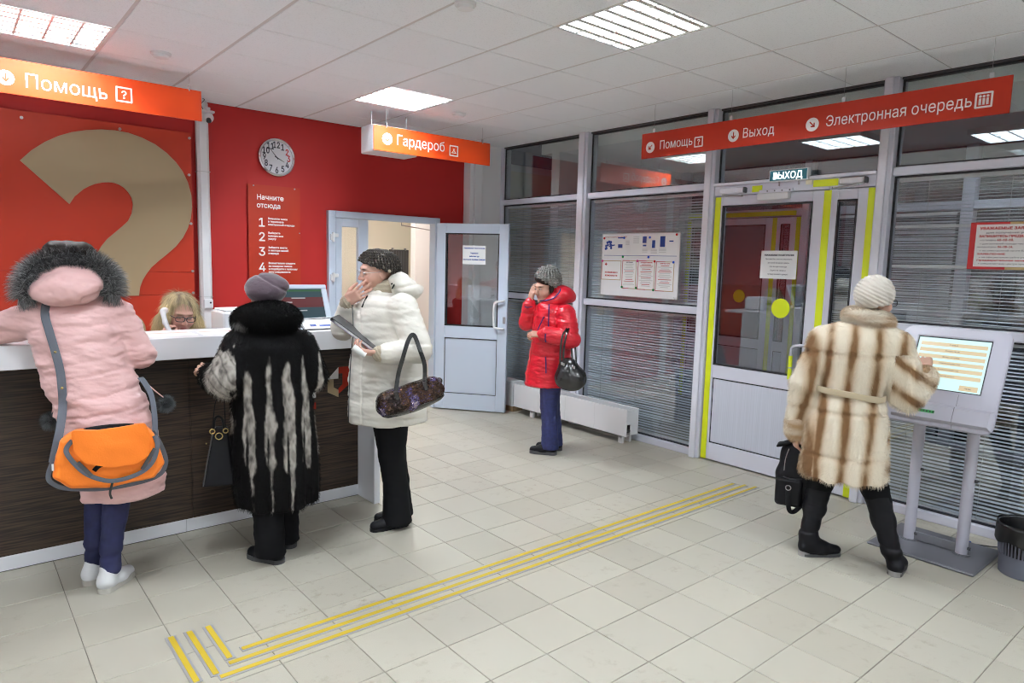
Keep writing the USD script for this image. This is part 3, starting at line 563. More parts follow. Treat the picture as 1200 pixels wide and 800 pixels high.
# the wide leaf stands open, hinged on the right of the frame
hx, hyy = 4.125, 6.205; ang = math.degrees(math.atan2(5.565 - hyy, 4.605 - hx))
lf = thing('open_leaf', loc=(hx, hyy, 0), rz=ang, parent=d1); Lw = .80; th = .025
obj('leaf_frame', cat_(bx(0, .105, -th, th, .012, 2.03, .004), bx(Lw - .105, Lw, -th, th, .012, 2.03, .004), bx(.105, Lw - .105, -th, th, 1.925, 2.03, .004), bx(.105, Lw - .105, -th, th, .80, .935, .004), bx(.105, Lw - .105, -th, th, .012, .19, .004), bx(.1, Lw - .1, -th + .009, th - .009, .17, .82)), G, lf)
obj('panel_groove', cat_(*[bx(.105, Lw - .105, s * (th - .0045), s * (th + .0003), z - .003, z + .003) for s in (-1, 1) for z in (.193, .797)], bx(.105, .110, -th - .0003, th + .0003, .195, .795), bx(Lw - .110, Lw - .105, -th - .0003, th + .0003, .195, .795)), M['gasket'], lf)
obj('glass_pane', bx(.105, Lw - .105, -.003, .003, .935, 1.925), M['pane'], lf)
obj('gasket', cat_(*[bx(.100, Lw - .100, s * .016, s * .026, z - .006, z + .006) for s in (-1, 1) for z in (.938, 1.922)], *[bx(x - .006, x + .006, s * .016, s * .026, .935, 1.925) for s in (-1, 1) for x in (.108, Lw - .108)]), M['gasket'], lf)
for s in (-1,): obj('handle', tube(spline([(Lw - .035, s * .02, .92), (Lw - .05, s * .06, .925), (Lw - .105, s * .075, .935), (Lw - .13, s * .075, .97), (Lw - .13, s * .075, 1.17), (Lw - .105, s * .075, 1.21), (Lw - .05, s * .06, 1.22), (Lw - .035, s * .02, 1.225)], 6), .012, 12), M['white_plastic'], lf, smooth=True)
obj('lock', bx(Lw - .045, Lw - .015, -th - .008, -th, .98, 1.05, .003), M['steel'], lf)
obj('closer_arm', tube([(DX1 - .05 - hx, .02, 0)], .01) if False else cyl((.02, th, 1.985), (.12, th + .05, 1.985), .008, 8), M['steel'], lf)
# outside corner edge of the open leaf is at hx+cos, hyy+sin
un = np.array([math.sin(math.radians(ang)), -math.cos(math.radians(ang)), 0]); ud = np.array([math.cos(math.radians(ang)), math.sin(math.radians(ang)), 0])
nt = thing('leaf_notice', 'small white sheet taped inside the glass of the open cloakroom door', 'notice', np.array([hx, hyy, 1.60]) + ud * .29, rz=ang)
obj('sheet', bx(0, .255, -.006, -.0045, 0, .20), M['paper'], nt)
yy = .165
for k, s_ in enumerate(('Уважаемые посетители!', 'Гардероб', 'работает до', 'окончания приёма граждан')):
    t = text(s_, .013 if k else .014, .0005, bold=True, px=20); w_ = t.bounds[1][0]; obj('text_line', on_back(t, .1275 - w_ / 2, -.006, yy), M['ink_blue'], nt); yy -= (.052 if k == 0 else .034)
# the cloakroom
cr = thing('wall_cloakroom', kind='structure'); cw = M['cream_wall']
obj('plaster', cat_(bx(2.2, 2.3, RED + .12, 9.2, 0, 2.7), bx(2.2, 6.2, 9.1, 9.2, 0, 2.7), bx(6.1, 6.2, RED + .12, 9.2, 0, 2.7), bx(4.97, 6.2, RED, RED + .12, 0, 2.7)), cw, cr)
obj('pier', bx(5.02, 5.7, 8.1, 8.22, 0, 2.7), M['white_paint'], cr)
f4 = thing('floor_4', kind='structure'); obj('cloakroom_floor', bx(2.2, 6.2, RED, 9.2, -.06, -.003), M['grout'], f4)
obj('cloakroom_tiles', cat_(*[tile_mesh(2.3 + i * TS, RED + j * TS) for i in range(13) for j in range(10)]), TILE[0], f4, kind='stuff')
c4 = thing('ceiling_4', kind='structure'); obj('cloakroom_ceiling', bx(2.2, 6.2, RED + .12, 9.2, 2.7, 2.8), M['plain_wall'], c4)
cl = thing('cloakroom_lamp', 'unseen lamp added to brighten the cloakroom, high behind its doorway', 'lamp', (4.2, 7.4, 2.69)); obj('base', bx(-.16, .16, -.16, .16, -.02, .01, .01), M['white_plastic'], cl); obj('diffuser', bx(-.14, .14, -.14, .14, -.05, -.02, .01), mat('cloakroom_glow', (.9, .9, .9), .4, emit=(1., .96, .88), estr=150.), cl)  # out of view, added only to make the cloakroom brighter
mr = thing('cloakroom_mirror', 'dark grey hanging board on the cream wall seen through the doorway', 'board', (5.34, 9.1, 1.22)); obj('board', bx(-.165, .165, -.03, 0, 0, .56, .004), M['dark_grey'], mr); obj('ribs', cat_(*[bx(-.15 + k * .044, -.134 + k * .044, -.034, -.03, .02, .54) for k in range(7)]), mat('board_rib', (.10, .10, .11), .4), mr)
for x in (-.11, .11): obj('clip', bx(x - .012, x + .012, -.035, 0, .55, .585, .003), M['steel'], mr)
ra = thing('coat_rail', 'thin steel rail high in the cloakroom doorway', 'rail', (4.25, 6.75, 1.985)); obj('rod', cyl((-.25, 0, .03), (.2, .1, 0), .006, 8), M['steel'], ra); obj('bracket', cat_(cyl((.2, .1, 0), (.2, .1, .72), .005, 8), cyl((-.25, 0, .03), (-.25, 0, .72), .005, 8)), M['steel'], ra)

# ---------------------------------------------------------------- reception counter
CF, CB = 4.15, 4.33
co = thing('reception_counter', 'long counter of dark wood boards with a thick white top and plinth', 'counter', (0, 0, 0))
for x0, x1 in ((-1.6, -.18), (-.18, 1.06), (1.06, 2.13)): obj('front_board', bx(x0 + .0008, x1 - .0008, CF, CF + .02, .078, 1.062), M['counter_wood'], co)
for x0, x1 in ((-1.6, -.35), (-.35, 1.02), (1.02, 2.13)): obj('plinth', bx(x0 + .0006, x1 - .0006, CF - .004, CF + .03, 0.004, .078, .001), M['counter_white'], co)
obj('shadow_gap', bx(-1.6, 2.13, CF, CF + .02, 0, .004), M['gasket'], co)
obj('worktop', bx(-1.6, 2.175, 3.92, CB, 1.062, CTOP, .003), M['counter_white'], co)
obj('end_panel', bx(2.13, 2.175, 3.922, CB, 0, 1.062, .002), M['counter_white'], co)
obj('back_board', bx(-1.6, 2.13, 4.27, 4.29, 0, 1.062), M['counter_white'], co)
lg = thing('counter_emblem', loc=(0, CF - .0005, 0), parent=co, label='white, gold and red folded-ribbon emblem with lettering')
for nm, pts, mt in (('white_fold', [(1.985, .908), (1.908, .831), (1.984, .831)], 'white_letter'), ('red_fold', [(1.985, .908), (2.062, .908), (2.062, .786), (1.985, .727), (1.985, .764), (2.014, .791), (2.014, .865), (1.985, .865)], 'sign_red'), ('gold_fold', [(1.908, .829), (1.951, .829), (1.951, .775), (1.985, .754), (1.985, .705), (1.908, .745)], 'gold_board')):
    obj(nm, on_back(prism(Polygon(pts), .002), 0, 0, 0), M[mt], lg)
t = text('мои', .128, .002, bold=True); w_ = t.bounds[1][0]; obj('lettering', on_back(t, 1.826 - w_, 0, .722), M['white_letter'], lg)
t = text('документы', .055, .002, bold=True); w_ = t.bounds[1][0]; obj('lettering', on_back(t, 1.826 - w_, 0, .645), M['sign_red'], lg)
dk = thing('desk', 'white inner desk with a raised shelf behind the counter', 'desk', (0, 4.34, 0))
obj('desk_top', bx(-1.5, 1.36, 0, .37, .72, .75, .003), M['counter_white'], dk); obj('shelf', bx(1.36, 2.13, 0, .62, 1.07, 1.10, .003), M['counter_white'], dk)
for x in (-1.5, 1.34, 2.10): obj('side_panel', bx(x, x + .03, 0, .37, 0, .72 if x < 1.3 else 1.07), M['counter_white'], dk)

def sheet(x, y, w, d, rz, label, mt='paper', z=CTOP, th=.0006, lines=8, head=None, group=None):
    s = thing('paper_sheet', label, 'paper', (x, y, z), rz, group=group)
    obj('sheet', bx(0, w, 0, d, .0002, th), M[mt], s)
    if head: obj('header', bx(.01, w - .01, d * .72, d * .94, th, th + .0003), M[head], s)
    if lines: obj('print', cat_(*[bx(.015, w * (.9 - .12 * (k % 3)), d * .1 + k * d * .075, d * .1 + k * d * .075 + .004, th, th + .0003) for k in range(lines)]), M['cord'], s, kind='stuff')
    return s
sheet(.80, 4.00, .28, .20, 2, 'pale printed sheet on the counter in front of the receptionist', head='paper_red')
sheet(1.10, 3.99, .26, .21, -4, 'white sheet with a pink block, right of the receptionist on the counter', head='paper_red')
sheet(1.36, 4.02, .20, .28, 12, 'white leaflet on the counter beside the printer', lines=6)
sheet(1.72, 4.03, .25, .18, -6, 'white leaflet with red triangles in front of the tilted screen', head='paper_red', lines=3)
pr = thing('printer', 'white office printer at the back of the counter', 'printer', (1.40, 4.62, 1.10))
obj('body', bx(0, .38, 0, .28, 0, .155, .012), M['white_plastic'], pr); obj('slot', bx(.06, .34, -.004, .04, .075, .10), M['black_plastic'], pr); obj('lid', bx(.02, .36, .02, .27, .155, .168, .006), M['white_paint'], pr)
obj('output_tray', cat_(bx(.08, .34, -.16, .02, .045, .055, .003)), M['white_plastic'], pr); obj('roller', cyl((.05, -.01, .12), (.33, -.01, .12), .012, 12), M['steel'], pr)
lt = thing('letter_tray', 'black wire tray of papers beside the white printer', 'tray', (1.125, 4.40, 1.10))
dkb = bx(1.10, 1.36, 0, .3, 1.07, 1.10, .003); obj('shelf_extension', dkb, M['counter_white'], dk)
obj('tray', cat_(bx(0, .24, 0, .22, 0, .006), bx(0, .006, 0, .22, 0, .05), bx(.234, .24, 0, .22, 0, .05), bx(0, .24, .214, .22, 0, .05)), M['black_plastic'], lt)
for k in range(5): obj('paper', bx(.012 + k * .003, .225, .01, .205, .010 + k * .010, .014 + k * .010), M['paper'] if k % 2 else M['dark_grey'], lt)

mo = thing('tilted_screen', 'white framed touch screen leaning back on the counter end', 'screen', (1.50, 4.115, CTOP + .012))
tm = trimesh.transformations.rotation_matrix(math.radians(-24), (1, 0, 0))
def tb(*a): m = bx(*a); m.apply_transform(tm); return m
Wm, Hm = .435, .285
obj('frame', cat_(tb(0, Wm, 0, .03, .006, .034, .004), tb(0, Wm, 0, .03, Hm - .028, Hm, .004), tb(0, .034, 0, .03, .034, Hm - .028, .004), tb(Wm - .036, Wm, 0, .03, .034, Hm - .028, .004), tb(.02, Wm - .02, .012, .034, .02, Hm - .01)), M['door_grey'], mo)
obj('display', tb(.03, Wm - .032, .006, .013, .03, Hm - .026), M['screen_dark'], mo)
obj('display_band', tb(.034, Wm - .036, .0052, .0062, Hm * .46, Hm * .70), M['screen_red'], mo); obj('display_bar', tb(.034, Wm - .036, .0052, .0062, Hm - .046, Hm - .036), M['screen_green'], mo)
obj('display_text', cat_(*[tb(.05 + .07 * (k % 3), .10 + .09 * (k % 3), .0046, .0056, .05 + .028 * k, .057 + .028 * k) for k in range(6)]), M['cord'], mo, kind='stuff')
obj('foot', bx(.06, Wm - .06, .02, .16, -.012, .0, .004), M['white_plastic'], mo); obj('strut', tube([(Wm / 2, .13, .01), (Wm / 2, .12, .16)], .012, 10), M['white_plastic'], mo)
fr = thing('photo_stand', 'dark framed card lying propped in front of the tilted screen', 'frame', (1.68, 3.975, CTOP + .004), rz=4)
tm = trimesh.transformations.rotation_matrix(math.radians(-58), (1, 0, 0))
obj('frame', cat_(tb(0, .24, 0, .01, .002, .015, .003), tb(0, .24, 0, .01, .11, .125, .003), tb(0, .014, 0, .01, .015, .11, .003), tb(.226, .24, 0, .01, .015, .11, .003)), M['black_plastic'], fr); obj('card', tb(.01, .23, .004, .008, .01, .118), M['paper'], fr)
obj('card_print', cat_(tb(.06, .10, .003, .0045, .04, .06), tb(.12, .20, .003, .0045, .035, .05)), M['ink_blue'], fr, kind='stuff'); obj('prop', tube([(.12, .10, .055), (.12, .13, .002)], .004, 6), M['black_plastic'], fr)
pf = thing('folded_paper', 'small folded white paper tent before the tilted screen', 'paper', (1.555, 4.05, CTOP))
obj('tent', trimesh.convex.convex_hull(np.array([(0, 0, 0), (.10, 0, 0), (0, .05, 0), (.10, .05, 0), (.03, .025, .09), (.085, .025, .085)])), M['paper'], pf)

# ---------------------------------------------------------------- convector under the windows
rd = thing('convector', 'long white convector radiator on feet under the corner windows', 'radiator', (4.70, 3.94, 0))
LR = 1.60
obj('casing', cat_(bx(0, .012, 0, LR, .075, .32, .004), bx(.012, .163, LR - .012, LR, .085, .315, .003), bx(.155, .167, 0, LR, .085, .32, .003), bx(.012, .155, .0, .012, .185, .315, .003), bx(.06, .155, .0, .012, .085, .19, .003)), M['radiator_white'], rd)
obj('core', bx(.02, .15, .03, LR - .02, .10, .28), M['dark_grey'], rd)
obj('valve', cyl((.04, -.004, .13), (.04, .02, .13), .012, 12), M['dark_grey'], rd)
obj('grille', cat_(bx(.0, .016, 0, LR, .318, .326), bx(.152, .167, 0, LR, .318, .326), *[bx(.012, .155, y, y + .007, .312, .323) for y in np.arange(.01, LR - .01, .018)]), M['radiator_white'], rd, kind='stuff')
for y in (.06, LR - .3): obj('foot', cat_(bx(.02, .05, y, y + .05, 0, .09, .003), bx(.12, .15, y, y + .05, 0, .09, .003), bx(.02, .15, y + .01, y + .04, .05, .07)), M['white_plastic'], rd)
for k, y in enumerate((.4, .8, 1.2)): obj('panel_seam', bx(-.0006, .0, y, y + .0012, .08, .315), M['cord'], rd)
ub = thing('pipe_box', 'white pipe box with a wooden foot between the convector and the open door', 'box', (4.72, 5.58, 0))
obj('casing', bx(0, .16, 0, .34, .06, .335, .004), M['radiator_white'], ub); obj('wooden_foot', bx(.005, .155, .005, .33, 0, .058, .003), mat('bare_wood', (.42, .27, .14), .6, var=.3, scale=12., stretch=(6, 1, 6)), ub)

# ---------------------------------------------------------------- notice board on the glass
NB = GLASS - .012
nb = thing('notice_board', 'white notice board with a blue illustrated banner and four pinned sheets', 'notice board', (NB - .004, 4.562, 1.34))
def on(m, u, v, w=0.): return on_right(m, -w, -u, v)
obj('board', on(bx(0, .918, 0, .592, 0, .006, .001), 0, 0, -.004), M['white_plastic'], nb)
obj('edge_tape', cat_(*[on(bx(*a, .0021, .0026), 0, 0) for a in ((0, .918, .586, .592), (0, .918, 0, .006), (0, .006, 0, .592), (.912, .918, 0, .592))]), M['cord'], nb, kind='stuff')
bn = thing('banner', parent=nb, loc=(0, 0, 0), label='illustrated banner with blue pictures')
obj('sheet', on(bx(.012, .898, .372, .572, .002, .0035), 0, 0), M['paper'], bn)
art = [sbox(.03, .385, .89, .388), sbox(.20, .545, .27, .555), sbox(.205, .455, .26, .49), sbox(.50, .50, .545, .56), sbox(.505, .47, .545, .485), sbox(.61, .455, .645, .525), sbox(.70, .465, .755, .56), sbox(.80, .51, .845, .52)]
obj('picture', on(prisms(unary_union([sbox(.03, .412 - .03, .89, .388 - .002)] + art[1:]), .0006), 0, 0, .0035), M['ink_blue'], bn, kind='stuff')
spl = unary_union([Point(.085 + .035 * math.cos(a), .48 + .035 * math.sin(a * 1.7)).buffer(.013) for a in np.linspace(0, 6, 11)] + [shapely.affinity.rotate(sbox(.09, .47, .165, .482), 12)])
obj('crest_picture', on(prisms(spl, .0006), 0, 0, .0036), M['ink_blue'], bn, kind='stuff')
obj('print', cat_(*[on(bx(x0, x1, z, z + .004, .0035, .0041), 0, 0) for x0, x1, z in [(.30, .345, .52 - .012 * k) for k in range(4)] + [(.39, .46, .555 - .014 * k) for k in range(5)] + [(.50, .56, .45 - .011 * k) for k in range(4)] + [(.60, .67, .44 - .011 * k) for k in range(4)] + [(.69, .77, .45 - .011 * k) for k in range(4)]]), M['cord'], bn, kind='stuff')
obj('heading', on(text('ПОРТАЛ ГОСУДАРСТВЕННЫХ УСЛУГ', .011, .0005, px=18), .03, .553, .0035), M['ink_red'], bn)
def pinned(u0, u1, v0, v1, label, heads, n, seed, gold=True, lr=.5):
    s = thing('pinned_sheet', parent=nb, label=label)
    obj('sheet', on(bx(u0, u1, v0, v1, .002, .0034), 0, 0), M['paper'], s)
    b = .006; m_ = u0 + (u1 - u0) * lr
    if gold:
        obj('gold_edge', cat_(*[on(bx(*a, .0034, .0040), 0, 0) for a in ((m_, u1, v1 - b, v1), (m_, u1, v0, v0 + b), (u1 - b, u1, v0, v1))]), M['ink_gold'], s, kind='stuff')
        obj('red_edge', cat_(*[on(bx(*a, .0034, .0040), 0, 0) for a in ((u0, m_, v1 - b, v1), (u0, m_, v0, v0 + b), (u0, u0 + b, v0, v1))]), M['ink_red'], s, kind='stuff')
    r = np.random.default_rng(seed); L = [[], []]; v = v1 - .04
    for k in range(n):
        w_ = (u1 - u0 - .03) * r.uniform(.5, 1.); x = (u0 + u1 - w_) / 2; L[int(r.random() < .4)].append(on(bx(x, x + w_, v, v + .005, .0034, .0039), 0, 0)); v -= (v1 - v0 - .06) / n
    for q, mt in zip(L, ('cord', 'ink_red')):
        if q: obj('print', cat_(*q), M[mt], s, kind='stuff')
    for t_, vv, hh, mt in heads:
        t = text(t_, hh, .0005, True, px=22); w_ = t.bounds[1][0]; obj('heading', on(t, (u0 + u1 - w_) / 2, vv, .0034), M[mt], s)
pinned(.270, .440, .075, .340, 'left tall sheet with small print', [('ИНФОРМАЦИЯ', .318, .008, 'ink')], 13, 1)
pinned(.458, .655, .072, .340, 'middle tall sheet with a red left edge', [('О ПРЕДОСТАВЛЕНИИ', .318, .009, 'ink_red')], 16, 2)
pinned(.668, .868, .068, .335, 'right tall sheet with red lines of print', [('ПЕРЕЧЕНЬ УСЛУГ', .312, .009, 'ink_red')], 15, 3)
pinned(.006, .255, .150, .335, 'wide sheet with a red cross and two red lines', [('НАПОМИНАЕМ О', .215, .014, 'ink_red'), ('ВОЗМОЖНОСТИ', .185, .014, 'ink_red')], 0, 4, lr=0.)
obj('red_cross', on(prisms(sbox(-.014, -.005, .014, .005).union(sbox(-.005, -.014, .005, .014)), .0006), .062, .30, .0035), M['ink_red'], nb)
for u, v, c in ((.028, .548, 'pin_red'), (.278, .55, 'pin_blue'), (.583, .55, 'pin_blue'), (.878, .572, 'pin_red'), (.272, .372, 'pin_green'), (.577, .372, 'pin_blue'), (.015, .330, 'pin_pink'), (.45, .336, 'pin_pink'), (.65, .335, 'pin_red'), (.858, .33, 'pin_blue'), (.275, .088, 'pin_green'), (.448, .085, 'pin_green'), (.65, .076, 'pin_green'), (.88, .012, 'white_plastic')):
    obj('pin', on(lathe([(0, 0), (.011, 0), (.011, .004), (.007, .009), (0, .010)][::-1] if 0 else [(0, .010), (.007, .009), (.011, .004), (.011, 0), (0, 0)], n=12), u, v, .004), M[c], nb, smooth=40)

rn = thing('red_notice', 'white printed notice with a red and gold border on the right window', 'notice', (GLASS - .010, 1.461, 1.666))
obj('sheet', on(bx(0, .44, 0, .288, 0, .0014), 0, 0), M['paper'], rn)
obj('red_border', cat_(*[on(bx(*a, .0014, .002), 0, 0) for a in ((0, .032, 0, .288), (.03, .205, .274, .288), (.03, .20, 0, .016))]), M['ink_red'], rn)
obj('gold_border', cat_(*[on(bx(*a, .0014, .002), 0, 0) for a in ((.205, .44, .274, .288), (.20, .44, 0, .016), (.426, .44, 0, .288))]), M['ink_gold'], rn)
for s_, u, v, h_, w_, c in (('УВАЖАЕМЫЕ ЗАЯВИТЕЛИ!', .05, .243, .016, .34, 'ink_red'), ('для получения услуг', .085, .218, .012, .24, 'ink'), ('ЗАПИШИТЕСЬ ПРЕДВАРИТЕЛЬНО', .048, .196, .014, .36, 'ink_red'), ('• по телефону', .056, .174, .010, .085, 'ink'), ('40-60-60.', .146, .173, .014, .085, 'ink_red'), ('• для жителей города часы приёма', .056, .152, .009, .31, 'ink'), ('выходной день', .046, .133, .009, .10, 'ink'), ('04-08-14.', .152, .132, .012, .08, 'ink_red'), ('• по электронной почте ЕЖЕДНЕВНО', .058, .110, .009, .33, 'ink'), ('ЗАЯВЛЕНИЕ', .046, .090, .009, .15, 'ink_red'), ('• на официальном сайте учреждения', .058, .070, .009, .32, 'ink'), ('Предварительная запись онлайн', .048, .051, .009, .35, 'ink_red'), ('• специалистами центра при обращении', .058, .031, .009, .33, 'ink')):
    obj('text_line', on(text(s_, h_, .0005, c == 'ink_red', px=24, width=w_), u, v, .0014), M[c], rn)

# ---------------------------------------------------------------- queue kiosk
kk = thing('ticket_kiosk', 'lilac-grey touch screen kiosk on two round posts', 'kiosk', (4.46, 1.333, 0))
obj('base_plate', bx(-.265, .25, -.28, .28, 0, .016, .006), M['kiosk_base'], kk)
for y in (.14, -.14):
    obj('post', cyl((0, y, .016), (0, y, .80), .031, 24), M['kiosk_body'], kk, smooth=40); obj('post_collar', cyl((0, y, .016), (0, y, .022), .045, 24), M['kiosk_base'], kk, smooth=40)
    for z in (.06, .46): obj('clamp_screw', cyl((-.005, y - .030, z), (-.005, y - .046, z), .009, 10), M['dark_grey'], kk)
obj('tie_bar', bx(-.008, .008, -.14, .14, .022, .075, .002), M['kiosk_base'], kk)
up = np.array([.392, 0, .92]); nr = np.array([-.92, 0, .392]); org = np.array([-.19, 0, .765])
def kp(m):                         # local: x across (reader's right = -Y), y up the panel, z towards the reader
    m = m.copy(); v = m.vertices; m.vertices = org + np.outer(v[:, 1], up) + np.outer(v[:, 2], nr) + np.outer(-v[:, 0], [0, 1, 0]); return m
def rrect(x0, x1, y0, y1, r): return sbox(x0 + r, y0 + r, x1 - r, y1 - r).buffer(r, 10)
sx0, sx1, sy0, sy1 = -.186, .186, .215, .530
def soft_plate(poly, th, e=.008):
    return cat_(prism(poly, th - e), prism(poly.buffer(-e * .35), th - e * .35), prism(poly.buffer(-e), th))
plate = rrect(-.275, .275, 0, .592, .055)
obj('front_panel', kp(soft_plate(plate.difference(sbox(sx0, sy0, sx1, sy1)), .03)), M['kiosk_body'], kk)
bk = prism(rrect(-.24, .24, .03, .56, .04), .085); bk.apply_translation((0, 0, -.085)); obj('back_housing', kp(bk), M['kiosk_body'], kk)
lip = trimesh.convex.convex_hull(np.array([(-.235, .02, .02), (.27, .02, .02), (-.235, .135, .028), (.27, .135, .028), (-.225, .035, .055), (.255, .035, .055), (-.225, .115, .052), (.255, .115, .052)])); obj('printer_bulge', kp(lip), M['kiosk_body'], kk)
obj('panel_seam', cat_(kp(bx(.085, .0865, .005, .20, .0285, .0306)), kp(bx(.085, .0865, .03, .12, .05, .0556))), M['dark_grey'], kk, kind='stuff')
sc_ = thing('touch_screen', parent=kk, label='lit screen with six beige buttons')
obj('display', kp(bx(sx0, sx1, sy0, sy1, .012, .020)), M['screen_light'], sc_)
obj('bezel', kp(cat_(*[bx(*a, .012, .0285) for a in ((sx0, sx1, sy1 - .004, sy1), (sx0, sx1, sy0, sy0 + .003), (sx0, sx0 + .003, sy0, sy1), (sx1 - .003, sx1, sy0, sy1))])), M['gasket'], sc_)
for k in range(6): obj('button', kp(bx(sx0 + .018, sx1 - .018, .478 - k * .0375, .500 - k * .0375, .020, .0206)), M['screen_button'], sc_)
obj('button', kp(bx(.075, .165, .228, .258, .020, .0206)), M['screen_button'], sc_)
for k, s_ in enumerate(('Справка', 'Консультация', 'Запись на приём', 'Подача документов', 'Выдача документов', 'Прочие услуги')):
    t = text(s_, .0075, .0004, px=16); w_ = t.bounds[1][0]; t.apply_translation((-w_ / 2, .4855 - k * .0375, .0206)); obj('button_text', kp(t), M['ink'], sc_)
t = text('Назад', .008, .0004, px=16); t.apply_translation((.10, .239, .0206)); obj('button_text', kp(t), M['ink'], sc_)
obj('ticket_slot', kp(bx(-.10, -.005, .066, .082, .05, .0565)), M['led_green'], kk)
obj('slot_stripes', kp(cat_(*[bx(-.094 + k * .016, -.086 + k * .016, .069, .079, .0565, .057) for k in range(6)])), M['gasket'], kk, kind='stuff')
obj('service_flap', kp(bx(-.20, -.16, .05, .051, .0545, .0556)), M['dark_grey'], kk)

# ---------------------------------------------------------------- waste bin and cable
bn_ = thing('waste_bin', 'grey slotted waste bin lined with a black bag', 'bin', (4.47, .90, 0))
obj('shell', lathe([(0, 0), (.106, 0), (.112, .006), (.118, .115), (.116, .115), (.108, .008), (0, .008)][::-1], n=40), M['bin_grey'], bn_, smooth=35)
for k in range(44):
    a = k / 44 * 2 * math.pi; c, s = math.cos(a), math.sin(a)
    obj('slot_bar', cyl((.117 * c, .117 * s, .112), (.1255 * c, .1255 * s, .205), .0042, 6), M['bin_grey'], bn_)
obj('rim', lathe([(.122, .20), (.128, .20), (.134, .275), (.137, .285), (.131, .285), (.126, .21)][::-1], n=40), M['bin_grey'], bn_, smooth=35)
th_ = np.linspace(0, 2 * np.pi, 73)[:-1]; prof = [(.096, .02), (.110, .10), (.119, .2), (.128, .28), (.1385, .291), (.143, .27), (.1425, .20), (.138, .185)]
bagV = np.vstack([[(r * (1 + .012 * math.sin(7 * a + i) + .008 * math.sin(17 * a + 2 * i)) * math.cos(a), r * (1 + .012 * math.sin(7 * a + i) + .008 * math.sin(17 * a + 2 * i)) * math.sin(a), z + (.010 * math.sin(5 * a) if i > 5 else 0)) for a in th_] for i, (r, z) in enumerate(prof)])
q = np.arange(72); w_ = (q + 1) % 72; bagF = np.vstack([np.vstack([np.c_[i * 72 + q, i * 72 + w_, i * 72 + 72 + q], np.c_[i * 72 + w_, i * 72 + 72 + w_, i * 72 + 72 + q]]) for i in range(len(prof) - 1)])
obj('bag_liner', (bagV, bagF), M['bag_film'], bn_, smooth=True)
cb = thing('floor_cable', 'thin dark cable on the tiles between the kiosk foot and the bin', 'cable', (0, 0, 0))
obj('cable', tube(spline([(4.715, 1.22, .004), (4.76, 1.14, .004), (4.80, 1.08, .004), (4.80, 1.0, .004), (4.74, .97, .004)], 8), .0035, 8), M['black_plastic'], cb); obj('plug', bx(4.70, 4.722, 1.215, 1.24, .002, .018, .004), M['ink_blue'], cb)

# ---------------------------------------------------------------- tactile guide strips
def strip(x0, x1, y0, y1, label, grp):
    s = thing('tactile_strip', label, 'floor strip', (x0, y0, 0), group=grp); w, h = x1 - x0, y1 - y0
    if w > h: obj('metal_base', bx(0, w, 0, h, .0005, .004, .001), M['strip_metal'], s); obj('yellow_insert', bx(.006, w - .006, h * .22, h * .78, .004, .0058, .001), M['strip_yellow'], s)
    else: obj('metal_base', bx(0, w, 0, h, .0005, .004, .001), M['strip_metal'], s); obj('yellow_insert', bx(w * .24, w * .76, .006, h - .006, .004, .0058, .001), M['strip_yellow'], s)
strip(.735, 4.615, 2.562, 2.606, 'longest yellow guide strip, nearest to the viewer', 'long tactile strips')
strip(.79, 4.59, 2.634, 2.678, 'middle one of the three long yellow guide strips', 'long tactile strips')
strip(.865, 4.54, 2.706, 2.750, 'long yellow guide strip nearest to the counter', 'long tactile strips')
strip(.640, .684, 2.60, 3.005, 'leftmost of the three short cross strips', 'short tactile strips')
strip(.713, .757, 2.605, 3.004, 'middle one of the three short cross strips', 'short tactile strips')
strip(.789, .833, 2.685, 3.0, 'rightmost and shortest of the three short cross strips', 'short tactile strips')

# ---------------------------------------------------------------- organic shapes: smooth unions of tapered limbs, meshed by surface nets
def cone(a, b, ra, rb):
    a, b = np.asarray(a, float), np.asarray(b, float); ba = b - a; L = ba @ ba
    def f(p):
        q = p - a; h = np.clip(q @ ba / L, 0, 1); q -= h[:, None] * ba; return np.sqrt(np.einsum('ij,ij->i', q, q)) - (ra + (rb - ra) * h)
    f.box = (np.minimum(a - ra, b - rb), np.maximum(a + ra, b + rb)); return f
def limb(pts, rad, k=.015): return smin([cone(pts[i], pts[i + 1], rad[i], rad[i + 1]) for i in range(len(pts) - 1)], k)
def ell(c, r, R=None):
    c, r = np.asarray(c, float), np.asarray(r, float)
    def f(p):
        q = p - c
        if R is not None: q = q @ R
        k0 = np.linalg.norm(q / r, axis=1); k1 = np.linalg.norm(q / (r * r), axis=1); return k0 * (k0 - 1) / np.maximum(k1, 1e-9)
    m = np.max(r) if R is not None else r; f.box = (c - m, c + m); return f
def rbox(c, h, r, R=None):
    c, h = np.asarray(c, float), np.asarray(h, float) - r
    def f(p):
        q = p - c
        if R is not None: q = q @ R
        q = np.abs(q) - h; return np.linalg.norm(np.maximum(q, 0), axis=1) + np.minimum(q.max(1), 0) - r
    m = np.linalg.norm(h + r) if R is not None else h + r; f.box = (c - m, c + m); return f
def _sm(a, b, k):
    h = np.maximum(k - np.abs(a - b), 0) / k; return np.minimum(a, b) - h * h * k * .25
def smin(fs, k=.02):
    def f(p):
        d = fs[0](p)
        for g in fs[1:]: d = _sm(d, g(p), k)
        return d
    f.box = (np.min([g.box[0] for g in fs], 0), np.max([g.box[1] for g in fs], 0)); return f
def cut(a, b, k=.01):             # a without b
    def f(p): return -_sm(-a(p), b(p), k)
    f.box = a.box; return f
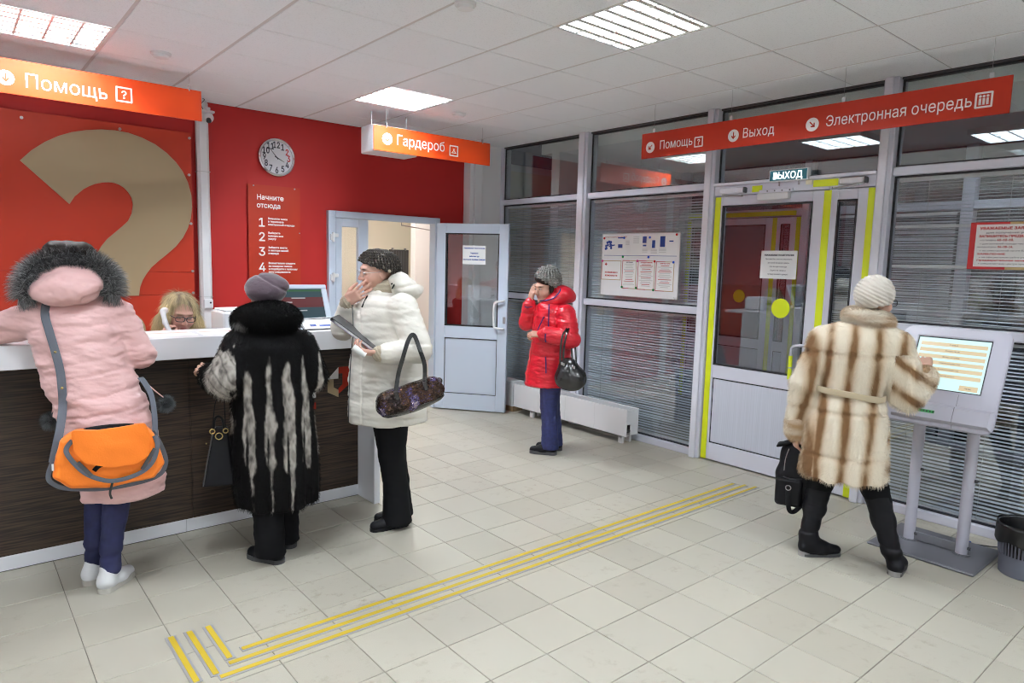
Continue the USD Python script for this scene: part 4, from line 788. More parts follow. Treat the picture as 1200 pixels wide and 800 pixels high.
def stack(rows, folds=0., nf=7, ph=0., rot=0., hollow=.0, top_r=.02):
    """A garment or trunk from elliptical cross-sections: rows of (z, cx, cy, rx, ry)."""
    r = np.array(sorted(rows), float); zz = np.linspace(r[0, 0], r[-1, 0], 80)
    from scipy.interpolate import PchipInterpolator as PI_
    T = PI_(r[:, 0], r[:, 1:])(zz); cr, sr = math.cos(rot), math.sin(rot); z0, z1 = r[0, 0], r[-1, 0]
    def sec(z): return [np.interp(z, zz, T[:, i]) for i in range(4)]
    def f(p):
        z = np.clip(p[:, 2], z0, z1); cx, cy, rx, ry = sec(z); dx, dy = p[:, 0] - cx, p[:, 1] - cy
        x, y = cr * dx + sr * dy, -sr * dx + cr * dy
        if folds:
            th = np.arctan2(y / ry, x / rx); w = 1 + folds * np.clip((z1 - z) / (z1 - z0), 0, 1) ** 1.5 * (np.cos(nf * th + ph + 2 * z) + .5 * np.cos((nf * 2 - 3) * th + 1.3 * ph)); rx, ry = rx * w, ry * w
        q = np.sqrt((x / rx) ** 2 + (y / ry) ** 2); g = np.sqrt((x / rx ** 2) ** 2 + (y / ry ** 2) ** 2)
        d = q * (q - 1) / np.maximum(g, 1e-6); d = np.where(q < .05, -np.minimum(rx, ry), d)
        d = -_sm(-d, -(z0 - p[:, 2]), top_r); d = -_sm(-d, -(p[:, 2] - z1), top_r)
        if hollow: d = np.maximum(d, -np.maximum(d + .016, p[:, 2] - z0 - hollow))
        return d
    def back(x, z, off=.006, side=-1):      # y of the surface nearest to (side -1) or farthest from the viewer
        cx, cy, rx, ry = [float(v) for v in sec(z)]; t = np.clip((x - cx) / rx, -.98, .98); return cy + side * (ry * math.sqrt(1 - t * t) + off)
    m = (r[:, 3:].max(1) if rot else r[:, 3:].T).T if False else r[:, 3:].max(1)
    f.box = (np.array([(r[:, 1] - m).min() - .02, (r[:, 2] - m).min() - .02, z0]), np.array([(r[:, 1] + m).max() + .02, (r[:, 2] + m).max() + .02, z1])); f.back = back; return f
def net(f, h, pad=.02, B=6):
    lo, hi = f.box[0] - pad, f.box[1] + pad
    nb = np.ceil((hi - lo) / (h * B)).astype(int); n = nb * B + 1
    gi = np.stack(np.meshgrid(*[np.arange(k) for k in nb], indexing='ij'), -1).reshape(-1, 3); cc = lo + (gi + .5) * h * B
    d = f(cc); R = h * B * .87 * 1.5 + h
    V = np.where(d.reshape(nb) < 0, -1., 1.).astype(np.float32).repeat(B, 0).repeat(B, 1).repeat(B, 2); V = np.pad(V, ((0, 1),) * 3, mode='edge')
    act = gi[np.abs(d) < R]; off = np.stack(np.meshgrid(*[np.arange(B + 1)] * 3, indexing='ij'), -1).reshape(-1, 3)
    for s in range(0, len(act), 1500):
        ix = (act[s:s + 1500, None] * B + off[None]).reshape(-1, 3); V[ix[:, 0], ix[:, 1], ix[:, 2]] = f(lo + ix * h)
    Sg = V < 0; c = np.zeros(np.array(V.shape) - 1, np.uint8)
    for a, b, e in np.ndindex(2, 2, 2): c += Sg[a:n[0] - 1 + a, b:n[1] - 1 + b, e:n[2] - 1 + e]
    cell = np.argwhere((c > 0) & (c < 8)); idx = np.full(c.shape, -1, np.int32); idx[tuple(cell.T)] = np.arange(len(cell))
    P = np.zeros((len(cell), 3)); cnt = np.zeros(len(cell))
    for ax in range(3):
        for a, b in np.ndindex(2, 2):
            o = np.zeros(3, int); o[(ax + 1) % 3], o[(ax + 2) % 3] = a, b; e = np.zeros(3, int); e[ax] = 1
            A, Bv = cell + o, cell + o + e; v0, v1 = V[tuple(A.T)], V[tuple(Bv.T)]; m = (v0 < 0) != (v1 < 0); t = v0[m] / (v0[m] - v1[m])
            P[m] += A[m] + t[:, None] * e; cnt[m] += 1
    P = lo + P / np.maximum(cnt, 1)[:, None] * h; F = []
    for ax in range(3):
        u, w = (ax + 1) % 3, (ax + 2) % 3; s0 = [slice(None)] * 3; s1 = [slice(None)] * 3; s0[ax], s1[ax] = slice(0, -1), slice(1, None)
        ed = np.argwhere(Sg[tuple(s0)] != Sg[tuple(s1)]); ed = ed[(ed[:, u] > 0) & (ed[:, w] > 0) & (ed[:, u] < n[u] - 1) & (ed[:, w] < n[w] - 1)]
        eu, ew = np.eye(3, dtype=int)[u], np.eye(3, dtype=int)[w]; q = np.stack([idx[tuple((ed - a * eu - b * ew).T)] for a, b in ((1, 1), (0, 1), (0, 0), (1, 0))], 1)
        fl = ~Sg[tuple(ed.T)]; q[fl] = q[fl][:, ::-1]; F.append(q)
    F = np.vstack(F); F = F[(F >= 0).all(1)]
    return P, np.vstack([F[:, [0, 1, 2]], F[:, [0, 2, 3]]])
def vnormals(V, F):
    n = np.zeros_like(V); f = np.cross(V[F[:, 1]] - V[F[:, 0]], V[F[:, 2]] - V[F[:, 0]])
    for k in range(3): np.add.at(n, F[:, k], f)
    return n / np.maximum(np.linalg.norm(n, axis=1, keepdims=True), 1e-12)
def soft(name, f, h, mt, parent, disp=None, tint=None, **kw):
    V, F = net(f, h)
    if disp is not None: N = vnormals(V, F); V = V + N * disp(V, N)[:, None]
    return obj(name, (V, F), mt, parent, smooth=True, color=None if tint is None else tint(V, vnormals(V, F)), **kw), V, F
def rotm(yaw=0., pitch=0., roll=0.):
    """Frame of a head or hand: columns = its own x, y, z. yaw turns left about z, pitch looks down when positive, roll tips sideways; at zero it looks along -y (towards the viewer)."""
    cy, sy, cp, sp, cr, sr = math.cos(yaw), math.sin(yaw), math.cos(pitch), math.sin(pitch), math.cos(roll), math.sin(roll)
    return np.array([[cy, -sy, 0], [sy, cy, 0], [0, 0, 1]]) @ np.array([[1, 0, 0], [0, cp, -sp], [0, sp, cp]]) @ np.array([[cr, 0, sr], [0, 1, 0], [-sr, 0, cr]])
def head_sdf(c, R, s=1.):
    c = np.asarray(c, float); W = lambda q: c + R @ (np.asarray(q, float) * s)
    E = lambda q, r: ell(W(q), np.asarray(r) * s, R); K = lambda a, b, ra, rb: cone(W(a), W(b), ra * s, rb * s)
    skull = smin([E((0, .012, .030), (.074, .094, .090)), E((0, -.022, -.040), (.056, .064, .070)), E((0, -.062, -.094), (.024, .022, .017))], .035)
    skull = smin([skull, E((.040, -.052, -.025), (.026, .028, .028)), E((-.040, -.052, -.025), (.026, .028, .028)), E((0, -.072, .030), (.050, .020, .014))], .02)
    for sx in (-1, 1): skull = cut(skull, E((sx * .031, -.098, .008), (.019, .020, .013)), .012)
    lids = [E((sx * .031, -.0765, .0075), (.0165, .0115, .0095)) for sx in (-1, 1)]
    nose = smin([K((0, -.084, .016), (0, -.106, -.026), .0075, .0105), E((.010, -.096, -.030), (.008, .009, .007)), E((-.010, -.096, -.030), (.008, .009, .007))], .010)
    lips = smin([E((0, -.087, -.054), (.022, .009, .0055)), E((0, -.085, -.064), (.019, .009, .0065))], .003)
    ears = [E((sx * .074, .014, -.006), (.009, .019, .031)) for sx in (-1, 1)]
    f = smin([smin([skull, nose], .010), lips], .006); f = smin([f] + lids + ears, .005); return f
def head_tint(c, R, s, base=(.62, .36, .27), brow=(.10, .06, .045), lip=(.50, .17, .15)):
    def f(V, N):
        q = (V - np.asarray(c)) @ R / s; col = np.tile(np.array(base, float), (len(V), 1))
        g = lambda m, r: np.exp(-(((q - np.array(m)) / np.array(r)) ** 2).sum(1))
        ch = sum(g((sx * .045, -.07, -.025), (.022, .03, .02)) for sx in (-1, 1)) * .45 + g((0, -.108, -.026), (.012, .012, .014)) * .4
        col = col * (1 - ch[:, None]) + ch[:, None] * np.array((.66, .28, .22))
        l = np.clip(g((0, -.092, -.059), (.021, .012, .0095)) * 1.7, 0, 1)[:, None]; col = col * (1 - l) + l * np.array(lip)
        b = np.clip(sum(g((sx * .033, -.088, .0285 - 0 * sx), (.020, .02, .0050)) for sx in (-1, 1)) * 1.6, 0, 1)[:, None]; col = col * (1 - b) + b * np.array(brow)
        e = np.clip(sum(g((sx * .031, -.086, .008), (.015, .012, .0055)) for sx in (-1, 1)) * 1.5, 0, 1)[:, None] * .75; col = col * (1 - e) + e * np.array((.12, .07, .05))
        return col
    return f
def eyes(parent, c, R, s, iris=(.05, .03, .02), lid=.55):
    for sx in (-1, 1):
        g = trimesh.creation.icosphere(3, .0118 * s); v = g.vertices / (.0118 * s); d = v @ np.array([0, -1., 0.]); tn = np.where(d[:, None] > .86, np.array(iris), np.array((.42, .36, .34))) * 1.
        g.vertices = np.asarray(c) + (np.array([sx * .031, -.0795, .0065]) * s + g.vertices * (1, 1, lid)) @ R.T
        obj('eye', g, M['eye'], parent, smooth=True, color=tn)
def glasses(parent, c, R, s, mt, w=.024, hh=.016, r=.0016):
    W = lambda q: np.asarray(c) + R @ (np.asarray(q, float) * s); g = thing('glasses', parent=parent)
    t = np.linspace(0, 2 * np.pi, 24, endpoint=False)
    for sx in (-1, 1):
        x = np.sign(np.cos(t)) * np.abs(np.cos(t)) ** .7 * w; z = np.sign(np.sin(t)) * np.abs(np.sin(t)) ** .7 * hh
        obj('rim', tube([W((sx * .032 + a, -.104 + .12 * abs(sx * .032 + a) ** 1.2, .004 + b)) for a, b in zip(x, z)], r * s, 8, closed=True), mt, g, smooth=True)
        obj('temple', tube([W((sx * .057, -.096, .010)), W((sx * .075, -.06, .012)), W((sx * .079, .01, .010)), W((sx * .076, .03, -.004))], r * s, 8), mt, g, smooth=True)
    obj('bridge', tube([W((-.009, -.1035, .009)), W((0, -.108, .012)), W((.009, -.1035, .009))], r * s, 8), mt, g, smooth=True); return g
def hand_sdf(w, d, n, th, curl=(.5, .5, .5, .5), spread=.10, s=1., thumb=(.35, .35), straight=None):
    """w wrist, d direction of the hand, n direction the palm faces, th +1/-1 for the side of the thumb (along d x n)."""
    d = np.asarray(d, float) / np.linalg.norm(d); n = np.asarray(n, float); n = n - d * (n @ d); n /= np.linalg.norm(n); t = np.cross(d, n) * th; w = np.asarray(w, float)
    P = lambda a, b, c: w + (d * a + t * b + n * c) * s
    fs = [cone(P(-.02, 0, 0), P(.012, 0, 0), .025 * s, .024 * s), rbox(P(.052, .0, 0), np.array((.046, .038, .013)) * s, .012 * s, np.stack([d, t, n], 1))]
    for i, (b, L, r) in enumerate(((.029, (.043, .026, .022), .0088), (.010, (.047, .029, .023), .0090), (-.009, (.043, .027, .022), .0085), (-.027, (.034, .021, .020), .0076))):
        p = P(.090 - (.004 if i in (0, 3) else 0), b, .001); a = 0.; sp = spread * (1.5 - i); lat = math.sin(sp); pts = [P(.06, b * .9, 0), p]
        for l, m in zip(L, (.9, 1.2, .8)):
            a += curl[i] * m; p = p + (d * math.cos(a) * math.cos(sp) + t * lat * math.cos(a) + n * math.sin(a)) * l * s; pts.append(p)
        fs.append(limb(pts, np.array([r * 1.05, r * 1.05, r, r * .93, r * .80]) * s, .004))
    a1, a2 = thumb; q0 = P(.018, .026, .004); q1 = q0 + (d * math.cos(.75) + t * math.sin(.75) * .8 + n * math.sin(a1)) * .042 * s; q2 = q1 + (d * .86 + t * .30 * math.cos(a2) + n * math.sin(a1 + a2)) * .032 * s; q3 = q2 + (d * .93 + t * .12 + n * math.sin(a2)) * .024 * s
    fs.append(limb([q0, q1, q2, q3], np.array([.016, .0115, .0100, .0085]) * s, .006))
    return smin(fs, .007 * s)
def body_sdf(trunk, arms, legs, head, hands, neck):
    return smin([smin([trunk] + arms + legs, .03), neck, head] + hands, .014)
def shoe(name, mt, parent, heel, toe, h=.09, w=.040, sole=.02, soft_=None, sole_mat=None, top=None, ankle=None, lr=0):
    heel, toe = np.asarray(heel, float), np.asarray(toe, float); d = toe - heel; L = np.hypot(*d[:2]); d = np.array([d[0] / L, d[1] / L, 0]); s = np.array([-d[1], d[0], 0]); P = lambda a, b, c: np.array([heel[0], heel[1], 0]) + d * a * L + s * b + np.array([0, 0, c])
    an = np.asarray(ankle) if ankle is not None else P(.2, 0, h)
    up = smin([cone(P(.16, 0, .045), P(.5, 0, .038), .036, w * .95), cone(P(.5, 0, .036), P(.84, 0, .030), w * .97, w * .72), cone(P(.17, 0, .05), an, .036, .040)], .03)
    g = smin([up], .01); base = lambda p: np.maximum(g(p), sole * .8 - p[:, 2]); base.box = (up.box[0], up.box[1]); 
    o, V, F = soft(name, base, .0042, mt, parent)
    fp = unary_union([Point(*P(.15, 0, 0)[:2]).buffer(w * .92), Point(*P(.82, 0, 0)[:2]).buffer(w * .86), Polygon([P(.15, w * .9, 0)[:2], P(.45, w * .93, 0)[:2], P(.7, w * 1.03, 0)[:2], P(.82, w * .86, 0)[:2], P(.82, -w * .86, 0)[:2], P(.7, -w * 1.03, 0)[:2], P(.45, -w * .93, 0)[:2], P(.15, -w * .9, 0)[:2]])]).simplify(.001)
    obj('sole', prism(fp, sole), sole_mat or mt, parent, smooth=30)
    return o
def strands(name, pos, nrm, mt, parent, length, width=.0012, jit=.5, droop=(0, 0, -.4), tint=None, seed=0, bend=1., tip=.25, k=4):
    r = np.random.default_rng(seed); n = len(pos); d = nrm + r.normal(0, jit, (n, 3)) * .5; d /= np.linalg.norm(d, axis=1, keepdims=True); L = length * r.uniform(.65, 1.15, n)
    t = np.linspace(0, 1, k); P = pos[:, None] + d[:, None] * (L[:, None] * t)[..., None] + np.asarray(droop)[None, None] * (L[:, None] * t ** 2)[..., None] * bend
    c = UsdGeom.BasisCurves.Define(stage, path_of(name, parent)); c.CreateTypeAttr('linear'); c.CreatePointsAttr(Vt.Vec3fArray.FromNumpy(P.reshape(-1, 3).astype(np.float32))); c.CreateCurveVertexCountsAttr(Vt.IntArray.FromNumpy(np.full(n, k, np.int32)))
    wd = np.tile(width * (1 - (1 - tip) * t), n).astype(np.float32); c.CreateWidthsAttr(Vt.FloatArray.FromNumpy(wd)); c.SetWidthsInterpolation('vertex')
    if tint is not None: UsdGeom.PrimvarsAPI(c).CreatePrimvar('tint', Sdf.ValueTypeNames.Color3fArray, 'uniform').Set(Vt.Vec3fArray.FromNumpy(np.ascontiguousarray(tint, np.float32)))
    UsdShade.MaterialBindingAPI.Apply(c.GetPrim()).Bind(mt); return tag(c, kind='stuff')
def sample(V, F, n, seed=0):
    r = np.random.default_rng(seed); a = np.cross(V[F[:, 1]] - V[F[:, 0]], V[F[:, 2]] - V[F[:, 0]]); A = np.linalg.norm(a, axis=1); i = r.choice(len(F), n, p=A / A.sum()); u, v = r.random(n), r.random(n); s = u + v > 1; u[s], v[s] = 1 - u[s], 1 - v[s]
    return V[F[i, 0]] + u[:, None] * (V[F[i, 1]] - V[F[i, 0]]) + v[:, None] * (V[F[i, 2]] - V[F[i, 0]]), a[i] / A[i, None]
def fb(V, fx, fy, fz, seed=0, o=3): return meshkit.fbm(V * np.array([fx, fy, fz]), o, seed) - .5

mk('skin', (.6, .4, .3), .48, spec=.4, tint=True)
mk('eye', (.7, .7, .7), .15, tint=True)
mk('pink_puffer', (.74, .455, .445), .42, spec=.4, sheen=.2, bump=.25, bscale=55., bdist=.004)
mk('fur', (.5, .5, .5), .6, spec=.25, tint=True)
mk('fur_coat', (.5, .5, .5), .62, spec=.2, sheen=.35, tint=True, bump=.5, bscale=170., bdist=.004)
mk('denim', S(38, 46, 98), .75, var=.3, scale=40., bump=.2, bscale=300.)
mk('navy_trousers', S(28, 32, 74), .8, var=.25, scale=25., bump=.2, bscale=120.)
mk('black_cloth', (.005, .005, .006), .8, spec=.12)
mk('black_fur', (.5, .5, .5), .7, spec=.06, tint=True, bump=.5, bscale=170., bdist=.004)
mk('black_pile', (.5, .5, .5), .7, spec=.05, tint=True)
mk('black_leather', (.006, .006, .008), .48, spec=.16, bump=.15, bscale=90.)
mk('white_shoe', (.70, .70, .72), .5, bump=.1, bscale=80.)
mk('rubber_sole', (.48, .46, .42), .7)
mk('grey_webbing', S(86, 90, 100), .7, bump=.3, bscale=400.)
mk('orange_bag', S(250, 128, 24), .6, sheen=.2, bump=.3, bscale=160., bdist=.003)
mk('dark_hair', (.016, .010, .008), .65, spec=.2)
mk('purple_hat', S(84, 71, 80), .85, sheen=.4, bump=.3, bscale=120., bdist=.003)
mk('white_coat', S(226, 221, 212), .6, sheen=.1, bump=.25, bscale=45., bdist=.004)
mk('beige_knit', S(170, 158, 138), .9, sheen=.3, bump=.5, bscale=150., bdist=.004)
mk('knit_brown', (.020, .015, .012), .9, sheen=.2, col2=(.20, .16, .12), scale=110., ramp=(.66, .60), bump=.8, bscale=110., bdist=.006)
mk('knit_grey', S(128, 126, 122), .9, sheen=.3, var=.35, scale=120., bump=.8, bscale=120., bdist=.006)
mk('knit_white', S(208, 200, 190), .9, sheen=.3, bump=.5, bscale=120., bdist=.005)
mk('red_puffer', S(206, 24, 44), .36, spec=.5, bump=.3, bscale=50., bdist=.005)
mk('blue_trim', S(40, 36, 110), .6)
mk('patent_black', (.010, .010, .012), .14, spec=.6, coat=.4, bump=.5, bscale=18., bdist=.010)
mk('fur_belt', (.52, .43, .29), .7, sheen=.3, bump=.4, bscale=120.)
mk('blonde', (.5, .4, .2), .5, tint=True)
mk('gold_metal', (.72, .55, .22), .25, metal=1.)
def person(label, base, az, group=None):
    return thing('person', label, 'person', (base[0], base[1], 0), az - 90.)

# ---------------------------------------------------------------- woman in the pink coat, bending over the counter
PA = (.55, 3.70); AZ = 81.54
p1 = person('woman in a pink quilted coat with a grey fur hood, leaning on the counter', PA, AZ)
rows = [(.44, .080, .00, .178, .150), (.60, .068, -.005, .186, .165), (.78, .028, -.01, .195, .170), (.90, .0, .005, .197, .160), (1.0, -.035, .03, .195, .145), (1.12, -.065, .06, .188, .140), (1.25, -.085, .095, .19, .135), (1.34, -.085, .125, .20, .120), (1.40, -.09, .15, .155, .10), (1.45, -.10, .17, .09, .08)]
co1 = stack(rows, .035, 5, .6, hollow=.10)
armL = limb([(-.225, .12, 1.315), (-.46, .24, 1.236), (-.36, .42, 1.240)], [.086, .066, .056]); armR = limb([(.075, .13, 1.325), (.175, .10, 1.125), (.14, .38, 1.245)], [.080, .072, .056])
hood = ell((-.115, .035, 1.450), (.152, .095, .078), rotm(0, .25, -.10)); hood2 = ell((-.11, .10, 1.49), (.13, .07, .08))
def quilt(rows_at, amp, w=.010, nz=.010, seed=0, f=9., tilt=0.):
    def d(V, N):
        z = V[:, 2] + tilt * V[:, 0] + .06 * fb(V, 5, 5, 3, seed + 5, 2); g = sum(np.exp(-((z - a) / w) ** 2) * np.clip(.6 + 2.2 * fb(V + a * 7, 5, 5, 1, seed + 9, 2), 0, 1.3) for a in rows_at); puff = 0.
        return -amp * g + nz * fb(V, f, f, f * 2.6, seed, 4)
    return d
qz = [.55, .67, .765, .875, .955, 1.06, 1.13, 1.225, 1.30]
soft('coat', smin([smin([co1, armL], .04), armR], .03), .0065, M['pink_puffer'], p1, quilt(qz, .0065, .009, .034, 3, 8., -.16))
soft('hood', smin([hood, hood2], .05), .006, M['pink_puffer'], p1, lambda V, N: .034 * fb(V, 11, 11, 16, 8, 3) - .012 * np.exp(-((V[:, 2] - 1.425 - .35 * (V[:, 0] - .0)) / .010) ** 2) * (V[:, 0] > -.06))
ring = spline([(-.272, .06, 1.405), (-.272, .075, 1.49), (-.215, .10, 1.562), (-.11, .115, 1.590), (-.005, .105, 1.57), (.058, .08, 1.505), (.062, .06, 1.42)], 8)
tr = tube(ring, .036, 12); obj('fur_trim_core', tr, mat('fur_dark', (.05, .05, .052), .8), p1, smooth=True)
sp, sn_ = sample(tr.vertices, tr.faces, 9000, 1); rr_ = np.random.default_rng(2); up_ = np.clip((sn_[:, 2] + .4), 0, 1)
g = rr_.choice([.012, .03, .07, .22, .42], len(sp), p=[.25, .25, .2, .2, .1]) * (.7 + .3 * up_); edge = np.clip(np.abs(sp[:, 0] + .105) / .17, 0, 1) ** 3; g = g * (1 - .0 * edge) + .25 * edge * rr_.random(len(sp))
strands('fur_trim', sp, sn_, M['fur'], p1, .046, .0016, .55, (0, 0, -.25), np.stack([g, g, g * 1.02], 1), 3)
hd = (-.105, .215, 1.555); Rh = rotm(math.pi, .5)
hsd = head_sdf(hd, Rh, .96)
def body_for(parent, trunk_rows, arms, legs, head, hands, neck, tint_, h=.0045): return soft('body', smin([smin([stack(trunk_rows)] + arms + legs, .03), neck, head] + hands, .012), h, M['skin'], parent, None, tint_)
tr1 = [(.74, .03, .0, .13, .09), (.9, .0, .02, .14, .10), (1.1, -.07, .07, .12, .09), (1.3, -.09, .12, .14, .085), (1.40, -.10, .15, .10, .06), (1.44, -.10, .165, .05, .05)]
handsP1 = [hand_sdf((-.33, .43, 1.232), (.8, .5, -.1), (0, 0, -1), 1, (.2,) * 4, s=.95), hand_sdf((.12, .40, 1.238), (-.6, .8, -.1), (0, 0, -1), -1, (.2,) * 4, s=.95)]
body_for(p1, tr1, [limb([(-.22, .12, 1.33), (-.46, .25, 1.26), (-.35, .42, 1.24)], [.05, .04, .028]), limb([(.06, .13, 1.32), (.17, .10, 1.12), (.14, .38, 1.24)], [.05, .04, .028])],
    [limb([(.075, -.005, .78), (.05, -.02, .45), (.005, -.06, .10), (.0, -.06, .05)], [.085, .052, .030, .028]), limb([(-.02, .03, .78), (-.035, .06, .45), (-.055, .065, .10), (-.055, .065, .05)], [.085, .052, .030, .028])], hsd, handsP1, cone((-.10, .16, 1.40), (-.105, .195, 1.49), .05, .048), head_tint(hd, Rh, .96))
soft('hair', smin([ell((-.155, .165, 1.618), (.060, .08, .058)), ell((-.055, .165, 1.620), (.062, .08, .054)), ell((-.105, .20, 1.585), (.098, .11, .092))], .010), .005, M['dark_hair'], p1, lambda V, N: .006 * fb(V, 60, 12, 20, 4, 3))
soft('trousers', smin([limb([(.075, -.005, .72), (.050, -.02, .45), (.012, -.055, .20), (.008, -.06, .105)], [.092, .062, .047, .046]), limb([(-.015, .03, .72), (-.030, .055, .45), (-.052, .06, .20), (-.055, .065, .115)], [.092, .060, .047, .046])], .012), .0055, M['navy_trousers'], p1, lambda V, N: .008 * fb(V, 14, 14, 30, 6, 3) - .004 * np.exp(-((V[:, 2] - .17) / .012) ** 2))
for hl, to, an in (((-.035, -.112), (.105, .070), (.003, -.060, .12)), ((-.095, .020), (.02, .195), (-.055, .066, .13))): shoe('shoe', M['white_shoe'], p1, hl, to, .1, .041, .026, sole_mat=M['rubber_sole'], ankle=an)
def pompom(parent, c, r, seed):
    s_ = trimesh.creation.icosphere(3, r * .55); s_.apply_translation(c); q = thing('pompom', parent=parent); obj('core', s_, _mats['fur_dark'], q, smooth=True)
    a, b = sample(s_.vertices, s_.faces, 1800, seed); g_ = np.random.default_rng(seed).uniform(.02, .16, len(a)); strands('fur', a, b, M['fur'], q, r * .55, .0013, .5, (0, 0, -.1), np.stack([g_ * .9, g_, g_ * 1.05], 1), seed); return q
q = pompom(p1, (.272, -.02, .885), .046, 11); obj('cord', tube(spline([(.19, -.06, 1.0), (.225, -.05, .96), (.262, -.03, .92)], 5), .003, 6), M['pink_puffer'], q)
q = pompom(p1, (-.205, .03, .835), .046, 12); obj('cord', tube(spline([(-.18, .03, .95), (-.20, .03, .87)], 5), .003, 6), M['pink_puffer'], q)
# her bag is worn across the back
bg = thing('shoulder_bag', 'orange messenger bag with grey straps on the back of the woman in pink', 'bag', (PA[0], PA[1], 0), AZ - 90.)
bx_ = Polygon([(-.200, .635), (-.165, .80), (-.105, .835), (.165, .835), (.205, .79), (.248, .64), (.20, .578), (.02, .555), (-.13, .575)]).buffer(-.02).buffer(.02, 6)
bb = prism(bx_, .075); bb.vertices = np.c_[bb.vertices[:, 0], -.255 + bb.vertices[:, 2], bb.vertices[:, 1]]; bb.invert()
def bag_body(p):
    q = p[:, [0, 2]]; pts = np.array(bx_.exterior.coords); a, b = pts[:-1], pts[1:]; ab = b - a
    t = np.clip(((q[:, None] - a) * ab).sum(-1) / (ab * ab).sum(-1), 0, 1); d = np.sqrt((((q[:, None] - a) - t[..., None] * ab) ** 2).sum(-1)).min(1); ins = shapely.contains_xy(bx_, q[:, 0], q[:, 1]); d = np.where(ins, -d, d)
    yy = np.abs(p[:, 1] + .215) - .042; o = np.stack([d + .03, yy + .03], 1); return np.linalg.norm(np.maximum(o, 0), axis=1) + np.minimum(o.max(1), 0) - .03
bag_body.box = (np.array([-.22, -.27, .54]), np.array([.26, -.16, .86]))
soft('body', bag_body, .006, M['orange_bag'], bg, lambda V, N: .012 * fb(V, 10, 10, 14, 2, 3))
flap = Polygon([(-.118, .848), (-.02, .838), (.05, .842), (.168, .852), (.185, .80), (.178, .70), (.13, .668), (.02, .665), (-.07, .695), (-.112, .755)]).buffer(-.012).buffer(.012, 5)
fm = prism(flap, .014); fm = trimesh.Trimesh(*trimesh.remesh.subdivide_to_size(fm.vertices, fm.faces, .02)); fv = fm.vertices; fm.vertices = np.c_[fv[:, 0], -.262 - fv[:, 2] - .012 * np.sin((fv[:, 0] + .115) / .3 * np.pi) * np.clip((.87 - fv[:, 1]) / .1, 0, 1) - .010 * fb(np.c_[fv[:, 0], fv[:, 1], fv[:, 2] * 0], 12, 12, 1, 5, 2), fv[:, 1]]
obj('flap', fm, M['orange_bag'], bg, smooth=35)
top_ = ell((.03, -.205, .822), (.135, .04, .022)); soft('top_opening', top_, .006, M['black_cloth'], bg)
web = M['grey_webbing']
def sw(name, pts, w, nn=(0, -1, 0), t=.003, mt=None): return obj(name, tube(spline(pts, 6), .01, 10, flat=(w, t, nn)), mt or web, bg, smooth=40)
sw('edge_binding', [(-.150, -.225, .80), (-.185, -.225, .72), (-.212, -.225, .64), (-.19, -.225, .60), (-.135, -.225, .573), (.02, -.225, .552), (.20, -.225, .575), (.250, -.225, .635), (.235, -.225, .72), (.20, -.225, .80)], .020)
sw('handle', [(-.115, -.262, .80), (-.140, -.266, .755), (-.10, -.268, .68), (-.05, -.270, .63), (.03, -.272, .598), (.13, -.270, .615), (.19, -.268, .66), (.215, -.262, .735), (.205, -.255, .785)], .020)
sw('handle_pad', [(-.10, -.268, .70), (-.05, -.270, .632)], .018, t=.006, mt=M['dark_grey']); sw('handle_pad', [(.205, -.262, .725), (.15, -.270, .635)], .018, t=.006, mt=M['dark_grey'])
bk_ = lambda x, z, o=.014: (x, co1.back(x, z, o), z)
sl = [(-.192, -.222, .70), (-.172, -.22, .79), (-.158, -.19, .86), bk_(-.150, .93, .018), bk_(-.150, 1.01, .018), bk_(-.155, 1.09, .018), bk_(-.170, 1.17, .016), bk_(-.190, 1.26, .016), bk_(-.205, 1.33, .016), (-.198, .04, 1.39), (-.18, .12, 1.425)]
sw('strap', sl, .034, t=.004)
for i in (4, 6): obj('rivet', trimesh.creation.icosphere(1, .006).apply_translation((sl[i][0], sl[i][1] - .004, sl[i][2])), M['gold_metal'], bg)
sw('strap', [(.210, -.22, .78), (.212, -.18, .87), (.205, -.12, .95), (.182, -.085, 1.005), (.165, -.06, 1.03)], .030, (.5, -.86, 0), t=.004)
obj('strap_buckle', bx(-.045, -.02, -.0, .004, 0, .02).apply_translation((0, -.268, .70)), M['black_plastic'], bg); sw('black_ribbon', [(-.06, -.268, .705), (-.03, -.277, .695), (.02, -.27, .69), (-.02, -.276, .675), (-.04, -.272, .655)], .02, mt=M['black_cloth'])
sw('zip_tail', [(.03, -.262, .59), (.022, -.262, .56), (.018, -.258, .535), (.024, -.256, .51)], .010, mt=M['black_plastic'])
obj('label', bx(-.196, -.188, -.25, -.247, .67, .70), M['white_plastic'], bg)

